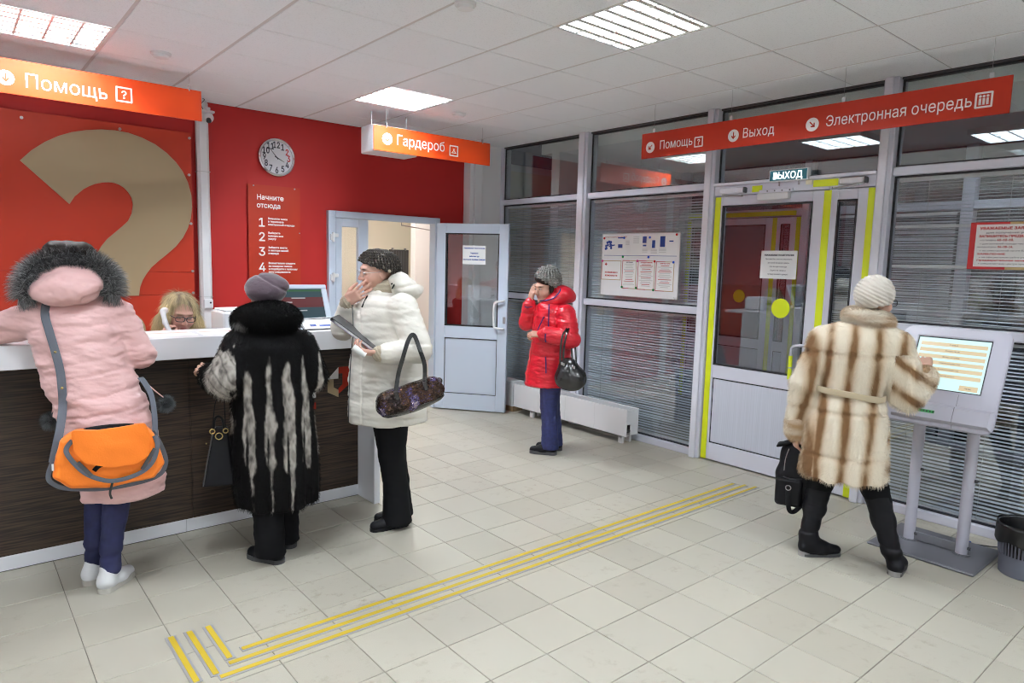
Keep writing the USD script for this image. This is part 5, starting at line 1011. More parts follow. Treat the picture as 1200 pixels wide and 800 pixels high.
# ---------------------------------------------------------------- elderly woman in the black fur coat
PB_, AZ2 = (1.33, 3.52), 69.3
p2 = person('woman in a long black and grey streaked fur coat and mauve beret', PB_, AZ2)
rows2 = [(.30, .0, .0, .205, .185), (.50, -.005, .0, .222, .19), (.72, -.018, .0, .212, .18), (.90, -.025, .0, .205, .17), (1.05, -.03, .0, .20, .16), (1.15, -.035, .0, .20, .15), (1.21, -.04, .01, .175, .13), (1.27, -.045, .02, .12, .10)]
co2 = stack(rows2, .05, 6, .9, rot=.2, hollow=.10)
aL2 = limb([(-.175, .0, 1.165), (-.235, -.085, 1.0), (-.300, .04, .995)], [.085, .094, .072]); aR2 = limb([(.125, .0, 1.16), (.185, .02, .99), (.12, .26, 1.06)], [.080, .080, .06])
def streak_tint(V, N):
    ang = V[:, 0] + .25 * V[:, 1] + .012 * fb(V, 9, 9, 5, 13, 2); s = np.sin(ang * 66 + 3.5 * fb(V, 3, 3, .8, 3, 2)); n = fb(V, 30, 30, 9, 7, 4); z = V[:, 2]
    bias = np.interp(z, [.50, .56, .70, .90, 1.05, 1.16], [-.9, .15, .55, .15, -.55, -1.6]); ph = np.sin(ang * 23 + 1.) * .35
    m = np.clip((s + bias + ph + 2.4 * n) * 2.6, 0, 1); slit = np.clip((np.sin(ang * 132 + 5. * fb(V, 4, 4, 1.5, 19, 2)) - .55 - np.clip((z - .60) * 2.6, -1, 1.2) + 2. * n) * 3, 0, 1) * (z < .95); m = m * (1 - slit)
    sl = (V[:, 0] < -.19) & (z > .88); arm = np.exp(-(((V - np.array([-.262, -.11, 1.01])) / np.array([.10, .13, .105])) ** 2).sum(1)); ma = np.clip((arm + 1.6 * n - .30) * 6, 0, 1) * np.clip((.5 + np.abs(np.sin(V[:, 0] * 60 + V[:, 2] * 46 + 6 * fb(V, 8, 8, 8, 23, 2)))) * 1.4 - .35, 0, 1); m = np.where(sl, ma, m)
    m = m * np.clip(.80 + 2.2 * fb(V, 50, 50, 20, 5, 3), .25, 1.15)
    return (1 - np.clip(m, 0, 1)[:, None]) * np.array((.0045, .0042, .0045)) + m[:, None] * np.array((.40, .365, .33))
_, V2, F2 = soft('fur_coat', smin([smin([co2, aL2], .03), aR2], .03), .0065, M['black_fur'], p2, lambda V, N: .014 * fb(V, 12, 12, 5, 3, 3) - .010 * np.clip(np.sin(V[:, 0] * 62 + V[:, 1] * 15), 0, 1) * np.clip((1.05 - V[:, 2]) * 2, 0, 1), streak_tint)
a, b = sample(V2, F2, 26000, 5); strands('fur_pile', a, b, M['black_pile'], p2, .012, .0016, .6, (0, 0, -.8), streak_tint(a, b), 5)
col2 = smin([ell((-.045, -.01, 1.305), (.168, .145, .082)), ell((-.02, -.05, 1.32), (.14, .12, .075)), ell((-.15, .05, 1.28), (.06, .09, .05))], .03)
dk2 = lambda V, N: np.full((len(V), 3), .0035) + .30 * (np.clip(1.6 * np.exp(-(((V - np.array([-.165, -.06, 1.275])) / np.array([.05, .06, .03])) ** 2).sum(1)) + fb(V, 40, 40, 30, 3, 3) * 2 - .55, 0, 1))[:, None]
_, Vc, Fc = soft('fur_collar', col2, .006, M['black_fur'], p2, lambda V, N: .010 * fb(V, 14, 14, 20, 6, 3), dk2); a, b = sample(Vc, Fc, 9000, 6); strands('collar_pile', a, b, M['black_pile'], p2, .018, .0018, .7, (0, 0, -.5), dk2(a, b), 6)
cf2 = limb([(-.288, .015, .993), (-.318, .075, .998)], [.074, .066]); _, Vc, Fc = soft('fur_cuff', cf2, .006, M['black_fur'], p2, None, lambda V, N: np.full((len(V), 3), .0035)); a, b = sample(Vc, Fc, 2500, 7); strands('cuff_pile', a, b, M['black_pile'], p2, .018, .0018, .7, (0, 0, -.3), np.full((2500, 3), .004), 7)
hd2 = (-.045, .065, 1.425); R2 = rotm(math.pi + .35, .12); hs2 = head_sdf(hd2, R2, .95)
body_for(p2, [(.70, .0, .0, .15, .11), (.95, -.02, .0, .15, .12), (1.12, -.035, .0, .16, .10), (1.19, -.04, .01, .10, .07), (1.23, -.045, .03, .05, .05)], [limb([(-.16, .0, 1.14), (-.23, -.08, 1.0), (-.335, .10, 1.005)], [.05, .04, .026]), limb([(.11, .0, 1.14), (.18, .02, .99), (.10, .28, 1.07)], [.05, .04, .026])],
    [limb([(.055, .03, .75), (.035, .06, .40), (.04, .10, .10), (.04, .10, .05)], [.085, .055, .032, .028]), limb([(-.075, -.02, .75), (-.06, -.03, .40), (-.03, -.075, .10), (-.03, -.075, .05)], [.085, .055, .032, .028])], hs2,
    [hand_sdf((-.335, .10, 1.008), (-.62, .75, .20), (.5, .4, -.75), -1, (.35, .4, .45, .5), s=.88), hand_sdf((.10, .28, 1.07), (-.4, .9, .1), (0, 0, -1), -1, (.3,) * 4, s=.88)], cone((-.045, .02, 1.20), (-.045, .05, 1.36), .052, .05), head_tint(hd2, R2, .95))
soft('beret', smin([ell((-.046, .055, 1.455), (.106, .112, .078), rotm(0, .1, .06)), ell((-.03, .06, 1.475), (.085, .09, .062)), ell((.03, .03, 1.475), (.04, .05, .035))], .02), .0045, M['purple_hat'], p2, lambda V, N: .010 * np.abs(fb(V, 16, 16, 30, 12, 3)) - .006 * np.exp(-((V[:, 0] * .6 + (V[:, 2] - 1.47) - .01) / .008) ** 2))
def hem(f, z):
    g = lambda p: np.maximum(f(p), z - p[:, 2]); g.box = f.box; return g
soft('trousers', hem(smin([limb([(.050, .03, .55), (.035, .06, .40), (.035, .095, .16), (.035, .10, .03)], [.095, .083, .073, .075]), limb([(-.070, -.02, .55), (-.055, -.03, .40), (-.045, -.065, .16), (-.040, -.07, .03)], [.095, .085, .075, .078])], .02), .045), .006, M['black_cloth'], p2, lambda V, N: .010 * fb(V, 9, 9, 22, 6, 3))
for hl, to, an in (((.020, -.105), (-.160, .045), (-.02, -.075, .10)), ((.085, .09), (-.085, .215), (.05, .11, .10))): shoe('shoe', M['black_leather'], p2, hl, to, .09, .043, .022, sole_mat=M['dark_grey'], ankle=an)
hb = thing('handbag', 'black tapered handbag with gold rings hanging from the fur-coated arm', 'bag', (PB_[0], PB_[1], 0), AZ2 - 90.)
def tri_bag(p):
    z = np.clip(p[:, 2], .425, .735); t = (z - .425) / .31; cx = -.290 + .012 * t; hw = .084 - .052 * t; hd_ = .055 - .038 * t; q = np.stack([np.abs(p[:, 0] - cx) - hw + .012, np.abs(p[:, 1] - .02) - hd_ + .012, np.abs(p[:, 2] - .58) - .155 + .012], 1); return np.linalg.norm(np.maximum(q, 0), axis=1) + np.minimum(q.max(1), 0) - .012
tri_bag.box = (np.array([-.39, -.05, .41]), np.array([-.19, .09, .75])); soft('body', tri_bag, .005, M['black_leather'], hb)
obj('piping', tube(spline([(-.365, -.036, .435), (-.345, -.025, .55), (-.318, -.012, .70)], 4), .0035, 6), M['dark_grey'], hb)
obj('handle_loop', tube(spline([(-.312, .0, .715), (-.306, -.004, .775), (-.288, -.008, .795), (-.268, -.006, .775), (-.262, .0, .715)], 6), .007, 8, flat=(.012, .005, (0, -1, 0))), M['black_leather'], hb, smooth=40)
tr_ = np.linspace(0, 2 * np.pi, 20, endpoint=False)
for c, r in (((-.286, -.012, .690), .017), ((-.318, -.005, .715), .012), ((-.254, -.003, .715), .012)): obj('ring', tube([(c[0] + r * math.cos(t), c[1], c[2] + r * math.sin(t)) for t in tr_], .0028, 8, closed=True), M['gold_metal'], hb, smooth=True)
obj('stud', trimesh.creation.icosphere(1, .004).apply_translation((-.345, -.034, .66)), M['gold_metal'], hb)
obj('strap', tube(spline([(-.318, -.003, .725), (-.308, -.03, .80), (-.295, -.06, .88), (-.268, -.03, .935), (-.262, .04, .90), (-.258, .02, .80), (-.254, .0, .725)], 6), .003, 6), M['black_leather'], hb, smooth=True)

# ---------------------------------------------------------------- woman in the white coat, hand to her mouth
PC_, AZ3 = (2.03, 3.56), 60.31
p3 = person('woman in a white quilted coat and dark knitted hat, hand at her mouth', PC_, AZ3)
rows3 = [(.655, -.004, .0, .236, .205), (.80, -.008, .0, .230, .205), (.95, -.012, .0, .222, .20), (1.10, -.010, .0, .212, .195), (1.22, -.012, .0, .203, .19), (1.32, -.018, .0, .18, .19), (1.385, -.03, .0, .14, .165), (1.43, -.045, .0, .085, .10), (1.46, -.05, .0, .07, .075)]
co3 = stack(rows3, .022, 5, .4, hollow=.08)
aL3 = limb([(.075, -.165, 1.355), (.165, -.235, 1.125), (-.005, -.275, 1.105)], [.088, .080, .064]); aR3 = limb([(-.06, .14, 1.345), (-.275, .10, 1.21), (-.244, .010, 1.345)], [.085, .072, .052])
coat3 = smin([smin([co3, aL3], .03), aR3], .03); qz3 = [.70, .78, .865, .95, 1.035, 1.17, 1.26, 1.345]
soft('coat', coat3, .0065, M['white_coat'], p3, lambda V, N: quilt(qz3, .0055, .009, .020, 14, 8., .06)(V, N) - .006 * np.exp(-((V[:, 0] + .165 + .3 * (V[:, 1] + .12)) / .004) ** 2) * (V[:, 1] < -.02))
obj('zip_flap', tube(spline([(-.212, -.06, 1.36), (-.205, -.085, 1.22), (-.218, -.09, 1.05), (-.228, -.09, .85), (-.232, -.09, .67)], 6), .004, 8, flat=(.006, .004, (-.8, -.6, 0))), M['dark_grey'], p3, smooth=40)
soft('hood', smin([ell((.095, .0, 1.462), (.10, .135, .062), rotm(0, 0, .25)), ell((.05, -.02, 1.50), (.055, .105, .06), rotm(0, 0, .7)), ell((-.06, .0, 1.425), (.075, .10, .045))], .04), .0055, M['white_coat'], p3, lambda V, N: .040 * fb(V, 9, 9, 13, 21, 3) - .010 * np.exp(-((V[:, 2] - 1.45 - .25 * V[:, 0]) / .010) ** 2) * (V[:, 0] > .02))
obj('hood_cord', tube(spline([(.01, -.105, 1.485), (.035, -.115, 1.50), (.015, -.12, 1.46)], 5), .004, 6), M['black_cloth'], p3); obj('collar_cord', tube(spline([(-.125, -.085, 1.415), (-.14, -.10, 1.385), (-.155, -.11, 1.35)], 5), .004, 6), M['black_cloth'], p3)
soft('collar', smin([ell((-.045, .0, 1.435), (.085, .088, .050), rotm(0, 0, -.15)), ell((-.02, .0, 1.475), (.075, .083, .040), rotm(0, 0, -.35))], .02), .005, M['beige_knit'], p3, lambda V, N: .005 * np.sin(V[:, 2] * 260) * .4 + .012 * fb(V, 12, 12, 20, 4, 2))
for c in (limb([(-.005, -.275, 1.105), (-.050, -.283, 1.104)], [.050, .046]), limb([(-.244, .010, 1.343), (-.244, -.015, 1.372)], [.047, .042])): soft('cuff', c, .0045, M['beige_knit'], p3, lambda V, N: .0012 * np.sin(V[:, 0] * 330 + V[:, 2] * 200))
hd3 = (-.078, -.005, 1.548); R3 = rotm(math.radians(-68), .10, .06); hs3 = head_sdf(hd3, R3, .97)
body_for(p3, [(.75, .0, .0, .13, .16), (1.0, .0, .0, .14, .16), (1.25, -.005, .0, .13, .17), (1.36, -.02, .0, .09, .12), (1.41, -.04, .0, .055, .06)], [limb([(.06, -.15, 1.34), (.16, -.23, 1.125), (-.06, -.285, 1.105)], [.05, .042, .027]), limb([(-.05, .13, 1.34), (-.27, .10, 1.21), (-.243, -.022, 1.375)], [.05, .042, .027])],
    [limb([(.02, -.07, .78), (.02, -.055, .45), (.055, -.045, .10), (.055, -.045, .05)], [.10, .06, .034, .030]), limb([(.0, .08, .78), (.03, .075, .45), (.07, .085, .10), (.07, .085, .05)], [.10, .06, .034, .030])], hs3,
    [hand_sdf((-.060, -.285, 1.105), (-.97, -.1, .12), (.1, .35, .9), 1, (.55, .6, .65, .7), s=.92, thumb=(.5, .7)), hand_sdf((-.244, -.028, 1.380), (.70, -.44, .44), (.35, .75, .2), 1, (.22, .26, .36, .50), spread=.16, s=.95)], cone((-.045, .0, 1.38), (-.06, .0, 1.47), .055, .052), head_tint(hd3, R3, .97, base=(.64, .37, .29)))
eyes(p3, hd3, R3, .97); glasses(p3, hd3, R3, .97, M['steel'], .026, .017, .0013)
hat3 = smin([ell((-.056, .0, 1.596), (.126, .112, .092), rotm(0, 0, .16))], .02); cut3 = lambda p: np.maximum(hat3(p), (1.574 - p[:, 2]) * .97 - (p[:, 0] + .06) * .34); cut3.box = hat3.box
soft('knitted_hat', cut3, .004, M['knit_brown'], p3, lambda V, N: .0035 * np.sin(np.arctan2(V[:, 1], V[:, 0] + .05) * 38 + (V[:, 2] * 60)) + .002 * np.sin(V[:, 2] * 420))
tg = trimesh.creation.icosphere(2, .009); tg.vertices *= (1, .4, 1.2); tg.apply_translation((.0, -.112, 1.560)); obj('hat_badge', tg, M['beige_knit'], p3, smooth=True)
def flare(p3legs): return hem(smin(p3legs, .03), .032)
soft('trousers', flare([limb([(.010, -.055, .72), (.020, -.050, .46), (.045, -.045, .25), (.055, -.045, .01)], [.118, .080, .074, .092]), limb([(.0, .07, .72), (.025, .07, .46), (.055, .08, .25), (.07, .085, .01)], [.115, .080, .074, .090])]), .006, M['black_cloth'], p3, lambda V, N: .008 * fb(V, 9, 9, 18, 6, 3))
for hl, to, an in (((.128, -.005), (-.118, -.108), (.05, -.04, .09)), ((.14, .12), (-.095, .03), (.065, .09, .09))):
    shoe('shoe', M['black_leather'], p3, hl, to, .08, .040, .018, ankle=an)
sb = thing('handbag', 'sequinned bronze and violet handbag on the arm of the woman in white', 'bag', (PC_[0], PC_[1], 0), AZ3 - 90.)
u3 = np.array([math.cos(.33), 0, math.sin(.33)]); w3 = np.array([-u3[2], 0, u3[0]]); c3 = np.array([.118, -.315, .868]); Rb = np.stack([u3, [0, 1, 0], w3], 1)
bagq = smin([rbox(c3, (.188, .060, .070), .050, Rb), ell(c3 + w3 * -.02, (.20, .070, .070), Rb)], .02)
n = {'tc': ('texture_coordinate', {}), 'v': ('voronoi_texture', {'scale': 190.}), 'rr': ('rgb_ramp', {'ramp': [(.0, (.012, .010, .010)), (.42, (.02, .014, .014)), (.58, (.10, .05, .022)), (.70, (.03, .022, .04)), (.84, (.12, .10, .34)), (1., (.45, .38, .42))]}), 'sp': ('separate_color', {}), 'n2': ('noise_texture', {'scale': 11.}), 'ad': ('math', {'math_type': 'multiply_add', 'value2': .34}), 'k': ('math', {'math_type': 'multiply_add', 'value2': 1.9, 'value3': -.56}), 'nb': ('vector_math', {'math_type': 'multiply_add', 'vector2': (.8, .8, .8), 'vector3': (-.4, -.4, -.4)}), 'ge': ('geometry', {}), 'na': ('vector_math', {'math_type': 'add'}), 'nn': ('vector_math', {'math_type': 'normalize'}), 'p': ('principled_bsdf', {'metallic': .85, 'roughness': .16})}
usdkit.material(stage, '/World/Looks/sequins', n, [('tc.object', 'v.vector'), ('tc.object', 'n2.vector'), ('v.color', 'sp.color'), ('n2.fac', 'k.value1'), ('sp.r', 'ad.value1'), ('k.value', 'ad.value3'), ('ad.value', 'rr.fac'), ('rr.color', 'p.base_color'), ('v.color', 'nb.vector1'), ('ge.normal', 'na.vector1'), ('nb.vector', 'na.vector2'), ('na.vector', 'nn.vector1'), ('nn.vector', 'p.normal')], surface='p.BSDF')
soft('body', bagq, .005, '/World/Looks/sequins', sb, lambda V, N: .016 * fb(V, 16, 16, 16, 5, 2))
pl = lambda a, b, cc: tuple(c3 + u3 * a + np.array([0, 1, 0]) * b + w3 * cc)
_bq = lambda p: np.maximum(bagq(p) - .003, (p - c3) @ w3 + .052); _bq.box = (bagq.box[0] - .004, bagq.box[1] + .004); soft('base_panel', _bq, .005, M['patent_black'], sb)
for y in (-.045,): obj('handle', tube(spline([pl(-.065, y, .055), (.052, -.345, 1.0), (.075, -.36, 1.09), (.105, -.355, 1.19), (.135, -.33, 1.215), (.170, -.345, 1.13), (.195, -.36, 1.05), pl(.10, y, .055)], 6), .011, 8, flat=(.024, .009, (0, -1, 0))), M['patent_black'], sb, smooth=40)
for a in (-.065, .10): obj('handle_tab', bx(-.012, .012, -.006, .004, -.02, .03, .003).apply_transform(np.vstack([np.c_[Rb, pl(a, -.062, .035)], [0, 0, 0, 1]])), M['patent_black'], sb)
for a in (-.17, .18): obj('end_loop', trimesh.creation.icosphere(2, .02).apply_translation(pl(a, 0, .03)), M['patent_black'], sb, smooth=True)
fo = thing('folder', 'grey plastic folder of papers held by the woman in white', 'folder', (PC_[0], PC_[1], 0), AZ3 - 90.)
d_ = np.array([-.80, .10, .585]); d_ /= np.linalg.norm(d_); wv = np.array([.12, .99, .0]); wv -= d_ * (wv @ d_); wv /= np.linalg.norm(wv); nv = np.cross(d_, wv); o_ = np.array([-.082, -.272, 1.128])
def fbox(a0, a1, b0, b1, c0, c1, b=.001): return bx(a0, a1, b0, b1, c0, c1, b).apply_transform(np.vstack([np.c_[np.stack([d_, wv, nv], 1), o_], [0, 0, 0, 1]]))
obj('back_cover', fbox(0, .285, 0, .20, -.004, 0), M['dark_grey'], fo); obj('front_cover', fbox(0, .285, 0, .20, .012, .015), mat('lilac_plastic', S(150, 140, 165), .35), fo)
for k in range(4): obj('paper', fbox(.004 + .003 * k, .27 - .004 * k, .004, .195, .0008 + .0028 * k, .0028 + .0028 * k, 0), M['paper'], fo)
obj('edge', fbox(.279, .292, 0, .20, -.005, .016, .003), M['black_plastic'], fo)
rp_ = thing('rolled_paper', 'rolled white paper in the hand of the woman in white', 'paper', (PC_[0], PC_[1], 0), AZ3 - 90.)
t = np.linspace(0, 4.6 * np.pi, 70); sec = np.stack([np.cos(t), np.sin(t)], 1) * (.013 + .0012 * t / np.pi)[:, None]; ax_ = np.array([.80, .05, -.55]); ax_ /= np.linalg.norm(ax_); e1 = np.cross(ax_, [0, 1, 0]); e1 /= np.linalg.norm(e1); e2 = np.cross(ax_, e1); cc = np.array([-.165, -.315, 1.125])
Vr = np.vstack([cc + sec[:, :1] * e1 * 1.1 + sec[:, 1:] * e2 + ax_ * s for s in (-.035, .045)]); q = np.arange(69); obj('roll', (Vr, np.vstack([np.c_[q, q + 1, q + 70], np.c_[q + 1, q + 71, q + 70]])), M['paper'], rp_, smooth=True)

# ---------------------------------------------------------------- woman in the red jacket by the windows
PD_, AZ4 = (3.98, 4.2), 46.54
p4 = person('woman in a red hooded jacket, blue jeans and grey knitted hat by the windows', PD_, AZ4)
rows4 = [(.585, -.025, .0, .192, .185), (.70, -.022, .0, .188, .185), (.85, -.012, .0, .178, .175), (1.0, -.005, .0, .172, .17), (1.12, .0, .0, .175, .17), (1.22, .005, .0, .165, .165), (1.28, -.005, .0, .125, .135), (1.32, -.03, .0, .08, .09)]
co4 = stack(rows4, .03, 5, 1.2, hollow=.07); aL4 = limb([(.105, -.14, 1.215), (.150, -.205, 1.015), (-.055, -.215, 1.045)], [.082, .082, .062]); aR4 = limb([(-.05, .12, 1.21), (-.225, .08, 1.115), (-.205, .015, 1.265)], [.078, .070, .055])
soft('jacket', smin([smin([co4, aL4], .03), aR4], .03), .006, M['red_puffer'], p4, quilt([.66, .75, .84, .93, 1.02, 1.10, 1.18], .0045, .009, .030, 31, 9., .1))
soft('hood', smin([ell((.090, .0, 1.375), (.105, .125, .070), rotm(0, 0, .45)), ell((-.03, -.01, 1.305), (.085, .11, .045), rotm(0, 0, -.2)), ell((.03, -.02, 1.33), (.08, .115, .055), rotm(0, 0, .3))], .04), .0055, M['red_puffer'], p4, lambda V, N: .012 * fb(V, 12, 12, 16, 5, 3))
for pts in ([(-.112, -.06, 1.315), (-.06, -.115, 1.325), (.0, -.13, 1.345), (.045, -.13, 1.395), (.055, -.125, 1.425)], [(-.035, -.155, 1.295), (-.035, -.172, 1.22), (-.035, -.178, 1.13), (-.033, -.178, 1.08)], [(-.075, -.165, 1.19), (-.105, -.155, 1.12), (-.125, -.145, 1.075)], [(-.05, -.185, .86), (-.045, -.190, .79), (-.042, -.192, .72)], [(-.055, -.278, 1.06), (-.058, -.275, 1.02), (-.05, -.262, .99)]): obj('blue_trim', tube(spline(pts, 5), .005, 8), M['blue_trim'], p4, smooth=True)
obj('front_placket', tube(spline([(-.135, -.10, 1.28), (-.150, -.105, 1.15), (-.168, -.095, .95), (-.196, -.095, .62)], 6), .004, 8, flat=(.004, .004, (-.8, -.6, 0))), M['ink_red'], p4)
for c in (limb([(-.055, -.215, 1.045), (-.085, -.217, 1.046)], [.050, .045]), limb([(-.205, .015, 1.265), (-.200, .010, 1.292)], [.050, .047])): soft('cuff', c, .0045, M['red_puffer'], p4)
obj('cuff_band', tube(spline([(-.243, -.03, 1.262), (-.225, -.04, 1.255), (-.19, -.038, 1.26), (-.165, -.02, 1.27)], 4), .004, 6), M['blue_trim'], p4)
hd4 = (-.072, -.005, 1.415); R4 = rotm(math.radians(-48), .12, .0); hs4 = head_sdf(hd4, R4, .98)
body_for(p4, [(.65, -.01, .0, .12, .14), (.9, .0, .0, .12, .13), (1.1, .0, .0, .12, .14), (1.22, .0, .0, .10, .11), (1.28, -.02, .0, .055, .06)], [limb([(.09, -.13, 1.2), (.15, -.20, 1.015), (-.09, -.217, 1.047)], [.05, .042, .027]), limb([(-.04, .11, 1.2), (-.22, .08, 1.115), (-.20, .010, 1.30)], [.05, .042, .027])],
    [limb([(.0, -.07, .68), (-.005, -.06, .40), (.02, -.075, .09), (.02, -.075, .05)], [.09, .055, .032, .028]), limb([(.0, .06, .68), (.015, .05, .40), (.06, .05, .09), (.06, .05, .05)], [.09, .055, .032, .028])], hs4,
    [hand_sdf((-.09, -.217, 1.047), (-.98, -.05, .02), (.1, .6, -.75), -1, (.75, .8, .85, .9), s=.88, thumb=(.6, .7)), hand_sdf((-.20, .008, 1.298), (.18, -.10, .97), (.75, .55, .0), 1, (.22, .20, .22, .26), spread=.05, s=.90)], cone((-.03, .0, 1.25), (-.06, .0, 1.36), .052, .05), head_tint(hd4, R4, .98, base=(.55, .31, .23)))
eyes(p4, hd4, R4, .98)
soft('hair', smin([ell((-.092, -.030, 1.478), (.078, .070, .030), rotm(0, 0, .35)), ell((-.02, -.066, 1.425), (.022, .022, .045)), ell((-.13, .03, 1.455), (.022, .045, .035))], .01), .004, M['dark_hair'], p4, lambda V, N: .010 * fb(V, 50, 50, 14, 4, 3))
hat4 = smin([ell((-.050, .0, 1.495), (.118, .108, .104), rotm(0, 0, .42)), ell((-.045, .0, 1.575), (.055, .055, .035))], .05); cut4 = lambda p: np.maximum(hat4(p), ((1.470 - p[:, 2]) - (p[:, 0] + .07) * .55) * .87); cut4.box = hat4.box
soft('knitted_hat', cut4, .004, M['knit_grey'], p4, lambda V, N: .004 * np.sin(np.arctan2(V[:, 1], V[:, 0] + .05) * 24) + .003 * np.sin(V[:, 2] * 330))
soft('jeans', hem(smin([limb([(.0, -.065, .64), (-.008, -.06, .40), (.005, -.07, .22), (.012, -.075, .03)], [.095, .074, .068, .078]), limb([(.0, .055, .64), (.01, .05, .40), (.04, .05, .22), (.052, .05, .03)], [.095, .073, .066, .075])], .015), .05), .006, M['denim'], p4, lambda V, N: .010 * fb(V, 9, 9, 22, 16, 3))
for hl, to, an in (((.072, -.10), (-.172, -.062), (.02, -.085, .09)), ((.118, .05), (-.12, .07), (.06, .05, .09))): shoe('shoe', M['black_leather'], p4, hl, to, .09, .043, .028, sole_mat=M['dark_grey'], ankle=an)
tb4 = thing('handbag', 'shiny black soft handbag hanging from the arm of the woman in red', 'bag', (PD_[0], PD_[1], 0), AZ4 - 90.)
soft('body', smin([ell((.150, -.285, .700), (.122, .070, .105), rotm(0, 0, .18)), ell((.135, -.280, .80), (.075, .055, .075)), ell((.215, -.285, .70), (.07, .06, .08))], .05), .0055, M['patent_black'], tb4, lambda V, N: .020 * fb(V, 9, 9, 6, 3, 3))
for dx in (-.012, .018): obj('handle', tube(spline([(.085 + dx, -.300, .80), (.080 + dx * .8, -.310, .92), (.092 + dx, -.305, 1.04), (.115 + dx * .5, -.275, 1.095), (.135 + dx, -.24, 1.10), (.165 + dx, -.235, 1.0), (.18 + dx, -.26, .88), (.185 + dx, -.28, .78)], 6), .01, 8, flat=(.016, .007, (0, -1, 0))), M['patent_black'], tb4, smooth=40)
for x, z in ((.085, .83), (.10, .82), (.185, .80)): obj('buckle', bx(x - .008, x + .008, -.352, -.335, z - .012, z + .012, .003), M['steel'], tb4)

# ---------------------------------------------------------------- woman in the pale mink coat at the kiosk
PE_, AZ5 = (3.80, 1.62), 23.09
p5 = person('woman in a belted cream and brown fur coat and white hat touching the kiosk screen', PE_, AZ5)
rows5 = [(.495, .0, .0, .228, .20), (.60, .002, .0, .222, .195), (.75, .0, .0, .208, .185), (.88, .0, .0, .185, .168), (.975, .0, .0, .160, .142), (1.06, .005, .0, .172, .145), (1.16, .015, .0, .19, .15), (1.25, .025, .0, .205, .145), (1.31, .032, .0, .185, .125), (1.36, .045, .0, .11, .095)]
co5 = stack(rows5, .03, 7, .3, rot=.0, hollow=.09)
aL5 = limb([(-.150, .0, 1.245), (-.222, -.02, 1.0), (-.248, .03, .735)], [.080, .074, .062]); aR5 = limb([(.205, .0, 1.24), (.278, .03, .985), (.368, .27, 1.055)], [.085, .092, .060])
def mink(V, N):
    x = V[:, 0] - .02 * (V[:, 2] - 1.); al = np.where(V[:, 0] < -.15, V[:, 0] * .9 + V[:, 1] * .7, x); al = np.where((V[:, 0] > .20) & (V[:, 2] < 1.2), V[:, 0] * .6 + V[:, 2] * .8, al)
    s = .5 + .5 * np.cos(al * 2 * np.pi / .118 + 1.8 * fb(V, 6, 6, 3, 3, 2)); s = s ** 1.9; row = sum(np.exp(-((V[:, 2] - z + .02 * fb(V, 14, 14, 0, 8, 2)) / .016) ** 2) for z in (.63, .87, 1.185)) * .30
    m = np.clip(s * (.98 + 1.2 * fb(V, 13, 13, 5, 4, 3)) + row * (.5 + .4 * s) + .25 * fb(V, 40, 40, 14, 6, 2), 0, 1); d = np.clip((m - .56) * 2.0, 0, 1)
    return (1 - m[:, None]) * np.array((.84, .76, .63)) + m[:, None] * ((1 - d[:, None]) * np.array((.46, .27, .11)) + d[:, None] * np.array((.19, .095, .04)))
def mdisp(V, N): return .010 * np.cos(V[:, 0] * 2 * np.pi / .118 + np.pi) * (V[:, 2] < 1.2) * .7 + .012 * fb(V, 9, 9, 9, 2, 3) - .008 * sum(np.exp(-((V[:, 2] - z) / .012) ** 2) for z in (.63, .87, 1.185))
_, V5, F5 = soft('fur_coat', smin([smin([co5, aL5], .03), aR5], .03), .0065, M['fur_coat'], p5, mdisp, mink)
a, b = sample(V5, F5, 30000, 15); strands('fur_pile', a, b, M['fur'], p5, .013, .0016, .6, (0, 0, -.8), mink(a, b) * np.random.default_rng(3).uniform(.85, 1.12, (30000, 1)), 15)
cl5 = smin([ell((.062, .0, 1.375), (.130, .120, .046), rotm(0, 0, .12)), ell((.060, .0, 1.402), (.118, .110, .040), rotm(0, 0, .12))], .02); ct = lambda V, N: (lambda m: (1 - m) * np.array((.76, .69, .58)) + m * np.array((.48, .31, .17)))(np.clip(.30 + 2.6 * fb(V, 6, 6, 24, 3, 3) + .5 * np.clip((1.37 - V[:, 2]) * 12, 0, 1), 0, 1)[:, None])
_, Vc, Fc = soft('fur_collar', cl5, .0055, M['fur_coat'], p5, lambda V, N: .010 * fb(V, 7, 7, 24, 6, 3), ct); a, b = sample(Vc, Fc, 8000, 16); strands('collar_pile', a, b, M['fur'], p5, .015, .0016, .7, (0, 0, -.4), ct(a, b), 16)
for c in (limb([(-.246, .025, .765), (-.249, .033, .715)], [.072, .068]), limb([(.352, .225, 1.040), (.374, .280, 1.058)], [.066, .060])):
    _, Vc, Fc = soft('fur_cuff', c, .0055, M['fur_coat'], p5, None, ct); a, b = sample(Vc, Fc, 2500, 17); strands('cuff_pile', a, b, M['fur'], p5, .012, .0016, .6, (0, 0, -.4), ct(a, b), 17)
th_ = np.linspace(0, 2 * np.pi, 49)[:-1]; bp = [(.0 + .176 * math.cos(t), .158 * math.sin(t), .975 - .018 * math.cos(t) + .004 * math.sin(3 * t)) for t in th_]
obj('belt', tube(bp, .01, 10, flat=(.034, .012, np.array([(math.cos(t), math.sin(t), 0) for t in th_])), closed=True), M['fur_belt'], p5, smooth=40)
hd5 = (.082, .012, 1.475); R5 = rotm(math.radians(125), .12); hs5 = head_sdf(hd5, R5, .97)
